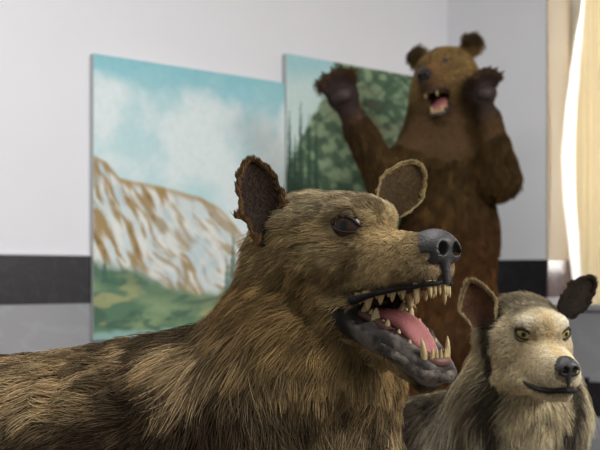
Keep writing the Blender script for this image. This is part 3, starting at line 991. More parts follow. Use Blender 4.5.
def mouth_closed(h, root):
    s = h.s
    half = [(.1165, 0, -.0705), (.110, .012, -.0725), (.094, .0215, -.076), (.070, .029, -.0775), (.047, .034, -.0765), (.033, .0365, -.0735), (.028, .0375, -.071)]
    full = half[::-1] + [(f, -r, u) for f, r, u in half[1:]]
    pts = catmull([h.w(*q) for q in full], 5)
    rr = [s * (.0014 + .0040 * math.sin(math.pi * min(1, max(0, i / (len(pts) - 1)))) ** 0.5) for i in range(len(pts))]
    V, F = sweep(pts, rr, 8, flat=[r * 0.85 for r in rr], up=h.d(0, 0, 1))
    mesh_obj('lips', V, F, M['lip'], root)


def body_fur(root, V, Q, n, h, D, dens, colf, lenf, flowf, rad, seed, clump=0.65, nclump=None, lift=0.25, npt=6, parent=None, **kw):
    rg = np.random.default_rng(seed)
    p, no = sample_surface(V, Q, n, dens, rg)
    c0, c1 = colf(p, no, rg)
    L = lenf(p)
    return grow('fur', p, no, flowf(p, no), L, lift * np.ones(len(p)), c0, c1, rad(p) if callable(rad) else rad, M['fur'], parent or root, clump=clump, nclump=nclump or n // 22, npt=npt, seed=seed, **kw)


# ------------------------------------------------------------------ snarling wolf in front
def snarling_wolf():
    h = Head((0.0745, 1.05, 1.0036), 52, 6)
    root = thing('wolf', 'large snarling stuffed wolf in front with wide open toothy mouth and pink tongue', 'stuffed wolf', (-.45, 1.17, 0))
    xs = axis_grid(-1.32, .30, .012, [(-.07, .24, .0033)])
    ys = axis_grid(.86, 1.42, .012, [(.9, 1.19, .0033)])
    zs = axis_grid(-.01, 1.1, .012, [(.80, 1.08, .0033)])
    S = Field(xs, ys, zs)
    S.cone(h.w(-.095, 0, -.018), P(303, 368, 1.125), .072, .100, .05)
    S.cone(P(303, 368, 1.125), P(262, 452, 1.15), .100, .135, .06)
    S.ell((-.17, 1.16, .715), (.22, .135, .150), k=.08)
    S.ell((.01, 1.13, .63), (.13, .125, .17), k=.06)
    S.ell((-.5, 1.175, .706), (.34, .125, .140), k=.08)
    S.ell((-.85, 1.19, .695), (.17, .125, .145), k=.06)
    for q in (-1, 1):
        S.cone((-.06, 1.15 + q * .08, .58), (-.10, 1.15 + q * .09, .43), .07, .045, .04)
        S.cone((-.10, 1.15 + q * .09, .43), (-.075, 1.15 + q * .09, .18), .042, .026, .02)
        S.cone((-.075, 1.15 + q * .09, .18), (-.06, 1.15 + q * .09, .05), .026, .03, .02)
        S.ell((-.035, 1.15 + q * .09, .03), (.06, .036, .03), k=.02)
        S.cone((-.88, 1.19 + q * .075, .62), (-.78, 1.19 + q * .095, .42), .10, .06, .05)
        S.cone((-.78, 1.19 + q * .095, .42), (-.96, 1.19 + q * .095, .25), .055, .03, .02)
        S.cone((-.96, 1.19 + q * .095, .25), (-.93, 1.19 + q * .095, .05), .03, .028, .02)
        S.ell((-.90, 1.19 + q * .095, .03), (.062, .036, .03), k=.02)
    S.cone((-.99, 1.2, .72), (-1.14, 1.2, .48), .045, .055, .03)
    S.cone((-1.14, 1.2, .48), (-1.19, 1.2, .25), .055, .02, .03)
    head_field(S, h, True)
    V, Q = S.mesh()
    l = h.loc(V)
    n2 = fbm(V, 30, 5)
    tan, ochre, dark = lin(150, 128, 92), lin(142, 116, 72), lin(58, 46, 34)
    def skin_col(V, l):
        c = mix(lin(112, 92, 64), dark, sstep(.45, .7, fbm(V, 14, 2)) * 0.7)
        hd = sstep(-.14, -.05, l[:, 0]) * sstep(-.13, -.09, l[:, 2])
        c = mix(c, tan * .8, hd)
        # muzzle end, lips, lower jaw, mouth
        jl = jaw_mask(l)
        mot = sstep(.40, .66, fbm(V, 85, 19, 3))
        c = mix(c, mix(lin(56, 51, 48), lin(112, 104, 97), mot), jl)
        c = mix(c, lin(36, 32, 30), jl * sstep(.035, .012, l[:, 0]))
        c = mix(c, lin(92, 78, 62), sstep(.085, .11, l[:, 0]) * (l[:, 2] > -.07))
        return mix(c, lin(38, 16, 16), mouth_mask(l))
    def jaw_mask(l):
        top = -.085 - (l[:, 0]) * .72                                  # the lower jaw's upper edge
        return sstep(-.016, .004, l[:, 2] - top + .030) * (l[:, 2] < -.088) * sstep(-.012, .01, l[:, 0]) * (np.abs(l[:, 1]) < .06)
    def mouth_mask(l):
        up = -.074 ; lo = -.080 - l[:, 0] * .66
        return (l[:, 2] < up - .002) * (l[:, 2] > lo) * (l[:, 0] > -.02) * (np.abs(l[:, 1]) < .037) * 1.0
    mesh_obj('body', V, Q, M['hide_skin'], root, cols=skin_col(V, l))

    D = nrm([-1, .06, -.55])
    def dens(c):
        q = h.loc(c)
        d = np.linalg.norm(c - h.w(-.03, 0, -.04), axis=1)
        w = 1 + 5 * sstep(.42, .12, d)
        w = w * np.where(c[:, 2] < .45, .5, 1) * np.where(c[:, 0] < -.55, .6, 1) * (1 + 2.5 * sstep(.0, .05, q[:, 0]))
        bald = np.maximum(jaw_mask(q), mouth_mask(q))
        w = w * (1 - np.clip(bald, 0, 1))
        nose = np.linalg.norm((q - np.array([.128, 0, -.036])) / np.array([.026, .024, .024]), axis=1) < 1
        w = np.where(nose, 0, w)
        for e in (-1, 1):                                              # eye openings
            ee = np.linalg.norm((q - np.array([.012, e * .041, .0])) / np.array([.019, .016, .0115]), axis=1)
            w = np.where(ee < 1, 0, w)
        return w
    def lenf(p):
        q = h.loc(p)
        L = np.interp(q[:, 0], [-.22, -.14, -.09, -.05, -.01, .04, .10, .12], [.058, .054, .042, .025, .017, .0105, .006, .004])
        low = sstep(-.06, -.12, q[:, 2]) * (q[:, 0] < .03)
        L = np.where(q[:, 0] < .03, L * (1 + low * 1.0), L)
        d = np.linalg.norm(p - h.w(-.03, 0, -.03), axis=1)
        body = np.where(p[:, 2] < .45, .022, .050 - .014 * sstep(-.05, -.25, p[:, 0]))
        L = mix(L[:, None], body[:, None], sstep(.14, .3, d)).ravel()
        return L * (0.8 + 0.4 * vnoise(p, 25, 4))
    def flowf(p, no):
        q = h.loc(p)
        hf = np.tile(-h.B[:, 0], (len(p), 1)) + np.outer(np.sign(q[:, 1]) * np.clip(np.abs(q[:, 1]) / .03, 0, 1) * .25, h.B[:, 1]) - np.outer(sstep(.01, -.06, q[:, 2]) * .55, h.B[:, 2])
        nk = nrmrows(np.array([-.45, .12, -.95]) + 0 * p)
        bd = np.tile(D, (len(p), 1))
        d = np.linalg.norm(p - h.w(-.03, 0, -.03), axis=1)
        wn = sstep(.09, .19, d)
        wb = sstep(-.02, -.26, p[:, 0]) * sstep(.1, .22, d)
        f = hf * (1 - wn)[:, None] + nk * wn[:, None]
        f = f * (1 - wb)[:, None] + bd * wb[:, None]
        # a swirl so locks do not all run one way
        a = (fbm(p, 9, 71) - .5) * 2.6 * wn
        side = np.cross(no, f)
        return f + side * a[:, None]
    def colf(p, no, rg):
        q = h.loc(p)
        n1 = fbm(p, 9, 22, 3); n3 = vnoise(p, 60, 8); rnd = rg.random(len(p))
        d = np.linalg.norm(p - h.w(-.03, 0, -.03), axis=1)
        hd = sstep(.2, .1, d)
        base = mix(lin(116, 93, 64), lin(184, 160, 120), np.clip(rnd * .9 + (n1 - .5) * 1.5, 0, 1))
        lit_back = sstep(.76, .84, p[:, 2]) * sstep(-.02, -.12, p[:, 0])
        base = mix(base, base * 1.25, lit_back)  # top of the back lightened in colour, as if lit from above
        tip = mix(base * 1.15, lin(46, 36, 28), (rnd > .70) * .8)
        tip = mix(tip, lin(200, 178, 138), ((rnd > .15) & (rnd < .42)) * .8)
        # dark saddle patches low on the flank
        pat = sstep(.48, .62, fbm(p * np.array([1, .6, 1.5]), 7, 41, 3) + .24 * sstep(.85, .75, p[:, 2]) - .07) * sstep(.05, .2, d)
        pat = np.clip(pat + .0, 0, 1) * sstep(.12, -.1, p[:, 0])
        base = mix(base, lin(52, 38, 28), pat * .85); tip = mix(tip, lin(44, 32, 24), pat * .8)
        # ruff behind the cheek: dark streaks
        rf = sstep(.12, .2, d) * sstep(.40, .25, d) * sstep(.42, .6, vnoise(p * np.array([1, 1, .35]), 34, 55))
        base = mix(base, lin(52, 41, 30), rf * .85); tip = mix(tip, lin(60, 48, 34), rf * .8)
        # head colours
        top = sstep(.0, .035, q[:, 2])
        hc = mix(lin(160, 138, 98), lin(168, 153, 122), top)
        hc = mix(hc, lin(192, 166, 120), sstep(.02, .07, q[:, 0]))                     # paler muzzle
        hc = mix(hc, lin(150, 120, 74), sstep(-.02, -.06, q[:, 2]) * sstep(.03, -.03, q[:, 0]) * .75)   # ochre cheek
        hc = mix(hc, lin(88, 68, 44), sstep(.48, .66, fbm(p * np.array([1, 1, 1.6]), 46, 13)) * .6)
        hc = mix(hc, lin(106, 86, 62), np.exp(-(((q[:, 0] - .02) / .02) ** 2 + ((np.abs(q[:, 1]) - .036) / .02) ** 2 + ((q[:, 2] + .008) / .012) ** 2)) * .8)
        hc = mix(hc, lin(88, 74, 60), sstep(.095, .115, q[:, 0]) * .6)
        hc = mix(hc, lin(60, 52, 46), np.exp(-((q[:, 2] + .0745) / .006) ** 2) * sstep(-.01, .02, q[:, 0]) * .8)
        hc = hc * (0.72 + 0.86 * rnd)[:, None]
        base = mix(base, hc * .85, hd); tip = mix(tip, hc * 1.08, hd)
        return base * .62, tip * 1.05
    def rad(p):
        d = np.linalg.norm(p - h.w(-.03, 0, -.03), axis=1)
        return np.interp(d, [.06, .12, .25], [.00034, .00040, .00055]) * np.where(p[:, 0] < -.5, 1.3, 1)
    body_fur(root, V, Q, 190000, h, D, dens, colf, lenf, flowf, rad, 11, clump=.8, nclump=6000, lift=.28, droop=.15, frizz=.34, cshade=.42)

    make_nose(h, root, M['nose'], 1.16, .1135, -.0385)
    for sd in (1, -1):
        make_eye(h, root, sd, .004, .0258 if sd > 0 else .0215, .001, .0210, (58, 36, 20), (40, 30, 24), (.52, .85, .02), pup=.08, iri=.2, slant=.30, ax=.0180, ay=.0096, rim_w=.0016, rim_mat=M['lid'])
    mouth_open(h, root); teeth_open(h, root)
    # ears: the near one swept back with its dark hollow to the camera, the far one tipped outwards
    b1 = P(271, 246, 1.075); t1 = P(250, 158, 1.10)
    make_ear(h, root, b1, t1 - b1, np.array([1, .25, 0.05]), .112, .050, .014, lin(42, 28, 17), lin(96, 72, 46), .012, 5600, seed=3, rag=.10, rim_col=lin(96, 68, 38), point=.35)
    b2 = P(386, 211, 1.14); t2 = P(421, 161, 1.15)
    make_ear(h, root, b2, t2 - b2, np.array([.75, .0, -0.6]), .074, .050, .012, lin(82, 64, 40), lin(140, 118, 80), .009, 4200, seed=5, rag=.03, rim_col=lin(176, 156, 112), point=.45)
    return h


hw = snarling_wolf()
for nm, q in (('eye', (.004, .036, 0)), ('nose', (.13, 0, -.036)), ('corner', (.006, .0455, -.094)), ('upper lip front', (.118, 0, -.07)), ('jaw tip', (.111, 0, -.175)), ('crown', (-.05, 0, .055)), ('up canine', (.098, .0195, -.075)), ('low canine', (.098, .0165, -.14))):
    print('PX', nm, [round(float(x)) for x in px(hw.w(*q))])
# ------------------------------------------------------------------ smaller wolf at the right
def calm_wolf():
    O = P(541, 333, 1.33)
    h = Head(O, 85, -5, 0, .9)
    D = nrm([-.6, .8, 0])                                            # towards the tail
    Lr = np.array([.8, .6, 0])                                       # across the body
    c1 = np.array([.285, 1.60, .610])
    root = thing('wolf', 'smaller grey and cream stuffed wolf with closed mouth and yellow eyes, at the right', 'stuffed wolf', (c1[0] - .12, c1[1] + .25, 0))
    xs = axis_grid(-.75, .62, .011, [(.24, .47, .0033)])
    ys = axis_grid(1.14, 2.75, .012, [(1.17, 1.47, .0033)])
    zs = axis_grid(-.01, 1.02, .012, [(.75, .955, .0033)])
    S = Field(xs, ys, zs)
    S.cone(h.w(-.09, 0, -.02), P(520, 405, 1.46), .064, .078, .04)
    S.cone(P(520, 405, 1.46), P(494, 500, 1.54), .078, .098, .05)
    S.ell(c1, (.19, .115, .125), np.stack([D, Lr, UZ], 1), .07)
    S.ell(c1 - D * .07 + np.array([0, 0, -.05]), (.12, .11, .14), np.stack([D, Lr, UZ], 1), .05)
    S.ell(c1 + D * .32 + np.array([0, 0, -.005]), (.25, .105, .115), np.stack([D, Lr, UZ], 1), .07)
    S.ell(c1 + D * .58 + np.array([0, 0, .0]), (.14, .105, .125), np.stack([D, Lr, UZ], 1), .05)
    W = lambda f, r, z: np.array([c1[0] + D[0] * f + Lr[0] * r, c1[1] + D[1] * f + Lr[1] * r, z])
    for q in (-1, 1):
        S.cone(W(-.04, q * .07, .52), W(.0, q * .075, .37), .062, .04, .04)
        S.cone(W(.0, q * .075, .37), W(-.02, q * .075, .16), .038, .024, .02)
        S.cone(W(-.02, q * .075, .16), W(-.03, q * .075, .045), .024, .027, .02)
        S.ell(W(-.055, q * .075, .028), (.055, .032, .028), np.stack([D, Lr, UZ], 1), .02)
        S.cone(W(.60, q * .06, .55), W(.51, q * .08, .37), .09, .052, .05)
        S.cone(W(.51, q * .08, .37), W(.68, q * .08, .22), .05, .027, .02)
        S.cone(W(.68, q * .08, .22), W(.65, q * .08, .045), .027, .026, .02)
        S.ell(W(.62, q * .08, .028), (.055, .032, .028), np.stack([D, Lr, UZ], 1), .02)
    S.cone(W(.70, 0, .63), W(.83, 0, .42), .04, .05, .03)
    S.cone(W(.83, 0, .42), W(.87, 0, .22), .05, .018, .03)
    head_field(S, h, False, .95)
    V, Q = S.mesh()
    l = h.loc(V)
    body = mix(lin(128, 116, 92), lin(66, 56, 46), sstep(.45, .7, fbm(V, 14, 2)) * .7)
    hd = sstep(-.16, -.06, l[:, 0]) * sstep(-.14, -.09, l[:, 2])
    mesh_obj('body', V, Q, M['hide_skin'], root, cols=mix(body, lin(160, 146, 116) * .8, hd))

    def dens(c):
        q = h.loc(c)
        d = np.linalg.norm(c - h.w(-.03, 0, -.04), axis=1)
        w = (1 + 6 * sstep(.34, .1, d)) * np.where(c[:, 1] > 1.8, .45, 1) * np.where(c[:, 2] < .42, .5, 1)
        w = w * (1 + 2.5 * sstep(-.02, .04, q[:, 0]))
        w = np.where(np.linalg.norm((q - np.array([.128, 0, -.036])) / np.array([.026, .024, .024]), axis=1) < 1, 0, w)
        for e in (-1, 1):
            w = np.where(np.linalg.norm((q - np.array([.004, e * .038, 0])) / np.array([.018, .016, .011]), axis=1) < 1, 0, w)
        mth = (np.abs(q[:, 2] + .077) < .006) & (q[:, 0] > .035)
        return np.where(mth, w * .15, w)
    def lenf(p):
        q = h.loc(p)
        L = np.interp(q[:, 0], [-.2, -.14, -.09, -.05, -.01, .04, .10, .12], [.05, .046, .034, .017, .009, .006, .004, .003])
        low = sstep(-.04, -.11, q[:, 2]) * (q[:, 0] < .02)
        sidec = sstep(.045, .065, np.abs(q[:, 1])) * (q[:, 0] < .0)
        L = np.where(q[:, 0] < .03, L * (1 + low * 1.1 + sidec * .35), L)
        d = np.linalg.norm(p - h.w(-.03, 0, -.03), axis=1)
        b = np.where(p[:, 2] < .42, .02, .046)
        return mix(L[:, None], b[:, None], sstep(.13, .26, d)).ravel() * (.8 + .4 * vnoise(p, 25, 4))
    def flowf(p, no):
        q = h.loc(p)
        hf = np.tile(-h.B[:, 0], (len(p), 1)) + np.outer(np.sign(q[:, 1]) * np.clip(np.abs(q[:, 1]) / .03, 0, 1) * .28, h.B[:, 1]) - np.outer(sstep(.02, -.06, q[:, 2]) * .9, h.B[:, 2])
        d = np.linalg.norm(p - h.w(-.03, 0, -.03), axis=1)
        wn = sstep(.08, .17, d)
        nk = np.tile(nrm([-.12, .15, -1]), (len(p), 1)); bd = np.tile(nrm(D + np.array([0, 0, -.5])), (len(p), 1))
        wb = sstep(1.5, 1.66, p[:, 1])
        f = hf * (1 - wn)[:, None] + nk * wn[:, None]
        f = f * (1 - wb)[:, None] + bd * wb[:, None]
        return f + np.cross(no, f) * ((fbm(p, 8, 71) - .5) * 1.3 * wn)[:, None]
    def colf(p, no, rg):
        q = h.loc(p); F_, R_, U_ = q[:, 0], np.abs(q[:, 1]), q[:, 2]
        rnd = rg.random(len(p)); n1 = fbm(p, 12, 22, 3)
        d = np.linalg.norm(p - h.w(-.03, 0, -.03), axis=1)
        # body: mottled charcoal, tan and cream
        base = mix(lin(150, 134, 102), lin(204, 188, 152), rnd)
        dk = sstep(.47, .56, fbm(p * np.array([1, 1, .6]), 11, 91, 3) + .12 * sstep(.60, .74, p[:, 2]))
        base = mix(base, lin(58, 50, 44), dk * .85 * sstep(.0, .03, (p[:, 1] - 1.47) - (p[:, 0] - .36) * .6))
        tip = mix(base * 1.1, lin(60, 52, 46), (rnd > .7) * .7)
        # bib under the chin: cream with a few brown locks
        bib = sstep(.09, .14, d) * sstep(1.56, 1.46, p[:, 1])
        bc = mix(lin(222, 208, 174), lin(246, 236, 210), rnd)
        bc = mix(bc, lin(112, 92, 64), sstep(.56, .68, vnoise(p * np.array([1, 1, .3]), 40, 7)) * .7)
        base = mix(base, bc, bib); tip = mix(tip, bc * 1.1, bib)
        # dark mane framing the head on both sides
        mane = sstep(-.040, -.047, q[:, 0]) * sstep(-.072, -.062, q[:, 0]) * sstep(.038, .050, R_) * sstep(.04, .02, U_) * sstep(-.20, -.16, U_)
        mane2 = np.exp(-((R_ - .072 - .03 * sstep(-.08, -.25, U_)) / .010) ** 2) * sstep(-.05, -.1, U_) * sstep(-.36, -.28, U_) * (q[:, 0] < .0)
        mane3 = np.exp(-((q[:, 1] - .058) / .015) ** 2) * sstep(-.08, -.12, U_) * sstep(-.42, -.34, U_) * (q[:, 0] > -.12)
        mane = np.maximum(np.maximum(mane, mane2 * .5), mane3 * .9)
        # head
        hd = sstep(.17, .10, d)
        hc = mix(lin(218, 200, 164), lin(232, 218, 184), rnd)
        crown = sstep(.012, .034, U_) * sstep(.02, -.02, F_)
        hc = mix(hc, mix(lin(138, 124, 98), lin(98, 88, 70), sstep(.4, .6, n1)), crown * .9)
        brow = np.exp(-(((F_ - .012) / .014) ** 2 + ((R_ - .028) / .012) ** 2 + ((U_ - .021) / .0075) ** 2))
        hc = mix(hc, lin(244, 236, 216), np.clip(brow * 1.2, 0, 1) * .9)
        br = sstep(.012, .004, R_) * sstep(.0, .03, F_)
        hc = mix(hc, lin(204, 174, 122), br * .6)
        ck = sstep(-.005, -.04, U_) * sstep(.05, .0, F_)
        hc = mix(hc, lin(220, 204, 168), ck * .8)
        hc = mix(hc, lin(222, 208, 176), sstep(.04, .08, F_) * sstep(-.03, -.05, U_) * .7)
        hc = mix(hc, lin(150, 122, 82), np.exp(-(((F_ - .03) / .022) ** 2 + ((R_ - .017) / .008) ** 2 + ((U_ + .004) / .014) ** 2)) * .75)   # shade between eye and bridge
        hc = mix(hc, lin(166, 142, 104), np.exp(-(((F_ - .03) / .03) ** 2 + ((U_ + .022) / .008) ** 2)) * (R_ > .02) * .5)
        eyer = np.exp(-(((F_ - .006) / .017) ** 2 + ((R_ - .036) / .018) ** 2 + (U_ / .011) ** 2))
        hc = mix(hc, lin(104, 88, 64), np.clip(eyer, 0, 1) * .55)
        hc = mix(hc, lin(110, 92, 66), sstep(.052, .06, R_) * sstep(-.07, -.02, U_) * sstep(-.02, -.06, F_) * .5)
        base = mix(base, hc * .9, hd); tip = mix(tip, hc * 1.1, hd)
        mn = np.clip(mane * 1.5, 0, 1) * .9
        base = mix(base, lin(46, 40, 36), mn); tip = mix(tip, lin(56, 48, 42), mn)
        base = base * (.85 + .3 * rg.random(len(p)))[:, None]
        return base * .8, tip
    def rad(p):
        d = np.linalg.norm(p - h.w(-.03, 0, -.03), axis=1)
        return np.interp(d, [.06, .12, .25], [.0004, .0005, .0007]) * np.where(p[:, 1] > 1.8, 1.5, 1)
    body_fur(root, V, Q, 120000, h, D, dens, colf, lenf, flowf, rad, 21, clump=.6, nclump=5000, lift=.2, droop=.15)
    make_nose(h, root, M['nose'], .88, .116, -.036)
    for sd in (1, -1):
        make_eye(h, root, sd, .002, .0268, .000, .0195, (158, 144, 84), (96, 82, 56), (.88, .46, .02), pup=.075, iri=.19, slant=.16, ax=.0150, ay=.0080, rim_w=.0022, rim_mat=M['lid'])
    mouth_closed(h, root)
    b1 = P(485, 325, 1.39); t1 = P(469, 278, 1.41)
    make_ear(h, root, b1, t1 - b1, np.array([.95, -.25, .3]), .072, .050, .014, lin(80, 52, 34), lin(112, 92, 64), .011, 3600, seed=8, rag=.03, frl=1.3, rim_col=lin(176, 154, 114), point=.9)
    b2 = P(560, 311, 1.39); t2 = P(596, 276, 1.40)
    make_ear(h, root, b2, t2 - b2, np.array([.7, .25, -.7]), .074, .040, .012, lin(44, 35, 28), lin(58, 46, 36), .011, 3200, seed=9, rag=.08, rim_col=lin(50, 39, 30), point=.6)
    return h


h2 = calm_wolf()
for nm, q in (('eyeR', (.004, .036, 0)), ('eyeL', (.004, -.036, 0)), ('nose', (.13, 0, -.036)), ('crown', (-.05, 0, .055))):
    print('PX2', nm, [round(float(x)) for x in px(h2.w(*q))])
# ------------------------------------------------------------------ standing bear behind
def bear():
    Y = 4.1
    root = thing('bear', 'brown stuffed bear rearing upright with raised paws and open roaring mouth', 'stuffed bear', (.70, Y, 0))
    f = nrm([-.50, -.90, -.26])
    r = nrm(np.cross(f, UZ)); u = np.cross(r, f)
    ro = math.radians(-6)
    r, u = r * math.cos(ro) + u * math.sin(ro), u * math.cos(ro) - r * math.sin(ro)
    h = Head((0, 0, 0), 0, 0); h.B = np.stack([f, r, u], 1); h.O = P(444, 74, 4.02); h.s = 1.0
    xs = axis_grid(.0, 1.22, .02, [(.02, .26, .011), (.46, .95, .0085)])
    ys = axis_grid(3.5, 4.5, .02, [(3.62, 4.1, .011)])
    zs = axis_grid(-.02, 2.06, .022, [(1.4, 2.05, .0095)])
    S = Field(xs, ys, zs)
    # trunk and legs
    S.cone(P(452, 160, Y), P(449, 235, Y), .165, .195, .1)
    S.cone(P(449, 235, Y), P(450, 330, Y), .195, .205, .1)
    S.ell(P(452, 335, Y), (.215, .20, .2), k=.1)
    for q, hx in ((-1, 428), (1, 474)):
        S.cone(P(hx, 345, Y), P(hx + q * 4, 420, Y - .02), .135, .10, .06)
        S.cone(P(hx + q * 4, 420, Y - .02), P(hx + q * 4, 468, Y), .095, .075, .04)
        S.ell(np.array([P(hx + q * 4, 470, Y)[0], Y - .09, .055]), (.085, .17, .055), k=.04)
    # neck and head
    S.cone(P(450, 92, 4.06), P(454, 150, Y), .125, .165, .08)
    S.cone(P(437, 104, 4.06), P(436, 152, Y), .125, .165, .08)
    S.ell(h.w(-.02, 0, .0), (.155, .128, .115), h.B, .05)
    S.ell(h.w(.075, 0, .035), (.07, .085, .05), h.B, .04)
    for q in (-1, 1):
        S.ell(h.w(.02, q * .075, -.055), (.10, .055, .075), h.B, .05)
        S.ell(h.w(-.055, q * .128, .098), (.022, .047, .047), h.B, .025)          # round ears
    S.cone(h.w(.08, 0, -.005), h.w(.21, 0, -.008), .070, .046, .04)
    for q in (-1, 1):
        S.cone(h.w(.06, q * .045, -.045), h.w(.20, q * .022, -.035), .034, .026, .03)
    S.cone(h.w(.0, 0, -.115), h.w(.145, 0, -.178), .062, .034, .03)                # lower jaw
    S.cone(h.w(.05, 0, -.085), h.w(.24, 0, -.115), .034, .050, .015, True)         # open mouth
    # arms
    S.cone(P(420, 150, 4.02), P(387, 183, 3.86), .105, .078, .07)
    S.cone(P(387, 183, 3.86), P(352, 116, 3.76), .075, .050, .03)
    S.cone(P(487, 150, 4.04), P(500, 178, 3.92), .095, .078, .07)
    S.cone(P(500, 178, 3.92), P(489, 118, 3.87), .076, .052, .03)
    paws = []
    for (cx, cy, cY, ang, sq) in ((343, 96, 3.74, 20, 1), (483, 94, 3.86, 2, -1)):
        c = P(cx, cy, cY)
        a = math.radians(ang)
        upv = nrm([-math.sin(a), -.12, math.cos(a)]); fr = nrm(np.array([-.25 * sq, -1, 0]) - upv * (np.array([-.25 * sq, -1, 0]) @ upv)); ac = np.cross(upv, fr)
        B = np.stack([ac, fr, upv], 1)
        wdt = 1.0 if sq > 0 else .8
        S.ell(c, (.068 * wdt, .045, .07), B, .03)
        toes = []
        for i in range(5):
            k = (i - 2) / 2
            tb = c + ac * k * .052 * wdt + upv * (.058 - .02 * k * k) + fr * .012
            tt = tb + nrm(upv + ac * k * .45 * wdt + fr * (.35 if sq > 0 else .9)) * .045
            S.cone(tb, tt, .021, .018, .008)
            toes.append((tb, tt))
        paws.append((c, B, toes))
    V, Q = S.mesh()
    l = h.loc(V)
    def pawdist(p):
        out = np.full(len(p), 9.0)
        for c, B, toes in paws:
            q = (p - c) @ B
            out = np.minimum(out, np.linalg.norm(q / np.array([.085, .09, .11]), axis=1))
        return out
    def mouth(l):
        return ((np.linalg.norm((l - np.array([.13, 0, -.095])) / np.array([.115, .046, .046]), axis=1)) < 1.0) * 1.0
    c = mix(lin(66, 46, 28), lin(84, 62, 36), fbm(V, 6, 3))
    c = mix(c, lin(46, 34, 30), sstep(1.15, .8, pawdist(V)))
    c = mix(c, lin(46, 16, 14), mouth(l))
    mesh_obj('body', V, Q, M['hide_skin'], root, cols=c)
    def dens(p):
        q = h.loc(p)
        w = np.where(p[:, 2] < .75, .5, 1.0) * np.where(np.linalg.norm(q, axis=1) < .32, 1.8, 1)
        w = np.where(pawdist(p) < 1.0, .25, w)
        w = np.where(mouth(q) > 0, 0, w)
        w = np.where(np.linalg.norm((q - np.array([.255, 0, .0])) / np.array([.04, .04, .035]), axis=1) < 1, 0, w)
        return w
    def lenf(p):
        q = h.loc(p)
        L = np.where(np.linalg.norm(q, axis=1) < .4, np.interp(q[:, 0], [-.15, -.02, .06, .12, .25], [.045, .036, .020, .012, .007]), .05)
        return np.where(pawdist(p) < 1.1, .012, L) * (.8 + .4 * vnoise(p, 12, 3))
    arms = [(P(420, 150, 4.02), P(387, 183, 3.86)), (P(387, 183, 3.86), P(352, 116, 3.76)), (P(487, 150, 4.04), P(500, 178, 3.92)), (P(500, 178, 3.92), P(489, 118, 3.87))]
    def flowf(p, no):
        q = h.loc(p)
        out = np.tile(np.array([0, .1, -1.0]), (len(p), 1))
        for a, b in arms[1::2]:                                            # forearms: fur runs back to the elbow
            ab = b - a; t = ((p - a) @ ab) / (ab @ ab)
            dd = np.linalg.norm(p - a - np.clip(t, 0, 1.2)[:, None] * ab, axis=1)
            w = sstep(.16, .10, dd) * sstep(.05, .3, t)
            out = mix(out, -nrm(ab) + np.array([0, 0, -.3]) + 0 * p, w)
        hf = np.tile(-f, (len(p), 1)) + np.outer(np.sign(q[:, 1]) * .4, r) - np.outer(sstep(.04, -.06, q[:, 2]), u)
        w = sstep(.26, .16, np.linalg.norm(q, axis=1))
        out = mix(out, hf, w)
        return out + np.cross(no, out) * ((fbm(p, 5, 33) - .5) * 1.2)[:, None]
    def colf(p, no, rg):
        q = h.loc(p); rnd = rg.random(len(p)); n1 = fbm(p, 5, 7, 3)
        base = mix(lin(58, 42, 23), lin(92, 70, 38), np.clip(rnd * .7 + (n1 - .4), 0, 1))
        base = mix(base, lin(98, 58, 30), sstep(1.4, .9, p[:, 2]) * .5)
        dist = np.linalg.norm(q, axis=1)
        hd = sstep(.3, .2, dist)
        hc = mix(lin(132, 106, 64), lin(152, 124, 76), rnd)
        hc = mix(hc, lin(132, 92, 62), sstep(.12, .2, q[:, 0]) * .6)
        hc = mix(hc, lin(48, 36, 24), sstep(.06, .10, q[:, 2]) * sstep(.07, .10, np.abs(q[:, 1])) * .9)    # dark ears
        base = mix(base, hc, hd * sstep(-.12, -.02, q[:, 2] + .2 * q[:, 0]))
        base = mix(base, lin(52, 38, 28), sstep(1.3, 1.0, pawdist(p)))
        return base * .7, base * (1.0 + .35 * (rnd > .7))[:, None]
    body_fur(root, V, Q, 90000, h, None, dens, colf, lenf, flowf, .0011, 31, clump=.6, nclump=5000, lift=.3, npt=5, droop=.3)
    # claws on every toe
    for c, B, toes in paws:
        for tb, tt in toes:
            d = nrm(tt - tb)
            V1, F1 = tooth_mesh(tt + d * .008, d * .8 + B[:, 1] * .6, .034, .0085, B[:, 1] * .35 - d * .1, blunt=.1)
            mesh_obj('claw', V1, F1, M['claw'], root)
        V1, F1 = sweep([c + B[:, 1] * .036 - B[:, 0] * .04, c + B[:, 1] * .044, c + B[:, 1] * .036 + B[:, 0] * .04], [.022, .03, .022], 12, flat=[.012, .016, .012], up=B[:, 1])
        mesh_obj('paw_pad', V1, F1, plain('dark_paw_pad', lin(50, 36, 34), .6, noise=.3), root)
    for q, hx in ((-1, 428), (1, 474)):
        fx = P(hx + q * 4, 470, Y)[0]
        for i in range(5):
            b = np.array([fx + (i - 2) * .033, Y - .245 + .012 * (i - 2) ** 2, .035])
            V1, F1 = tooth_mesh(b, (0, -1, -.1), .06, .009, (0, 0, -.35), blunt=.1)
            mesh_obj('claw', V1, F1, M['claw'], root)
    # face
    make_nose(h, root, plain('black_bear_nose', lin(34, 30, 32), .35, noise=.2), 1.5, .243, .010)
    for sd in (1, -1):
        make_eye(h, root, sd, .118, .052, .046, .017, (44, 28, 16), (20, 14, 10), (.8, .55, .1), slant=.1, ax=.015, ay=.009)
    V1, F1 = sweep(catmull([h.w(.04, 0, -.105), h.w(.09, 0, -.112), h.w(.14, 0, -.132), h.w(.168, 0, -.150)], 5), list(np.interp(np.linspace(0, 1, 16), [0, .5, .85, 1], [.03, .034, .028, .012])), 16, flat=list(np.interp(np.linspace(0, 1, 16), [0, .8, 1], [.016, .012, .006])), up=u)
    mesh_obj('tongue', V1, F1, M['tongue'], root)
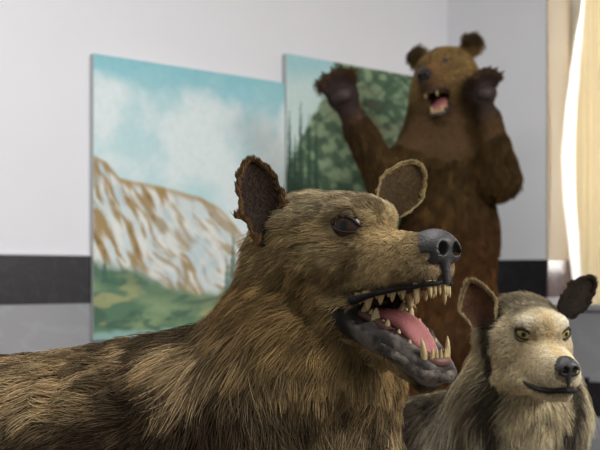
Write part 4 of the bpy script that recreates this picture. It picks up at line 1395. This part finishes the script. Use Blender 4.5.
    half = [(.235, 0, -.052), (.215, .028, -.056), (.16, .046, -.066), (.10, .056, -.085), (.07, .058, -.105), (.10, .05, -.132), (.15, .038, -.158), (.18, .018, -.168), (.186, 0, -.168)]
    full = half + [(a, -b, c_) for a, b, c_ in half[-2:0:-1]]
    V1, F1 = sweep([h.w(*q) for q in full], [.010] * len(full), 8, closed=True, up=u + .01 * f)
    mesh_obj('lips', V1, F1, plain('dark_bear_lip', lin(52, 36, 34), .45, noise=.2), root)
    def tooth(b, d, L, rd):
        V1, F1 = tooth_mesh(h.w(*b), h.d(*d), L, rd, h.d(-.2, 0, 0)); mesh_obj('tooth', V1, F1, M['tooth'], root)
    for q in (-1, 1):
        tooth((.208, q * .027, -.055), (.1, 0, -1), .036, .008)
        tooth((.168, q * .024, -.155), (.2, 0, 1), .032, .0075)
        for i, rr in enumerate((.005, .0135)):
            tooth((.225 - .004 * i, q * rr, -.052), (.1, 0, -1), .018, .005)
            tooth((.178 - .004 * i, q * rr, -.157), (.2, 0, 1), .016, .0045)
        for i in range(3):
            tooth((.17 - .03 * i, q * (.036 + .004 * i), -.064 - .004 * i), (0, 0, -1), .016, .007)
            tooth((.14 - .025 * i, q * (.032 + .004 * i), -.142 + .008 * i), (0, 0, 1), .014, .007)
    return h


hb = bear()
for nm, q in (('nose', (.26, 0, .01)), ('earR', (-.055, .128, .1)), ('earL', (-.055, -.128, .1)), ('jaw', (.18, 0, -.2)), ('top', (0, 0, .12))):
    print('PX3', nm, [round(float(x)) for x in px(hb.w(*q))])
# ================================================================== CAMERA AND LIGHT
cam = bpy.data.cameras.new('camera'); co = bpy.data.objects.new('camera', cam); COL.objects.link(co)
co.location = (0, 0, CAM_Z); co.rotation_euler = (math.pi / 2, 0, 0)
cam.sensor_width = 36; cam.lens = 36 * FPX / 600; cam.shift_y = (HOR - 225) / 600
cam.clip_start = 0.05; cam.clip_end = 60
cam.dof.use_dof = True; cam.dof.focus_distance = 1.02; cam.dof.aperture_fstop = 9
scene.camera = co

wd = bpy.data.worlds.new('sky_light'); scene.world = wd; wd.use_nodes = True
bg = wd.node_tree.nodes['Background']; bg.inputs['Color'].default_value = (0.93, 0.97, 1.0, 1); bg.inputs['Strength'].default_value = 0.32


def area(name, loc, target, sx, sy, power, col):
    l = bpy.data.lights.new(name, 'AREA'); l.shape = 'RECTANGLE'; l.size = sx; l.size_y = sy; l.energy = power; l.color = col
    o = bpy.data.objects.new(name, l); COL.objects.link(o); o.location = loc
    o.rotation_euler = (Vector(target) - Vector(loc)).to_track_quat('-Z', 'Y').to_euler()
    return o


area('back_wall_key', (3.0, -.2, 2.8), (-.4, 3.0, 1.3), 2.2, 1.6, 150, (1, .985, .96))  # added key light, brightens the back wall more than the right one
area('ceiling_bounce_fill', (-.5, 1.6, 2.93), (-.5, 1.8, 0), 2.4, 1.4, 50, (1, .98, .95))  # added fill standing in for ceiling bounce, lifts the animals' tops
q = v3((WB + E1) / 2 - nR * (REC + 0.5), 1.8)
area('window_daylight', q, q + v3(nR) + np.array([0, 0, -.25]), 1.4, 1.7, 60, (1, .97, .92))
scene.view_settings.view_transform = 'Standard'
scene.view_settings.look = 'None'
scene.view_settings.exposure = 0.0
scene.cycles.max_bounces = 6
scene.cycles.diffuse_bounces = 3
scene.cycles.transparent_max_bounces = 8
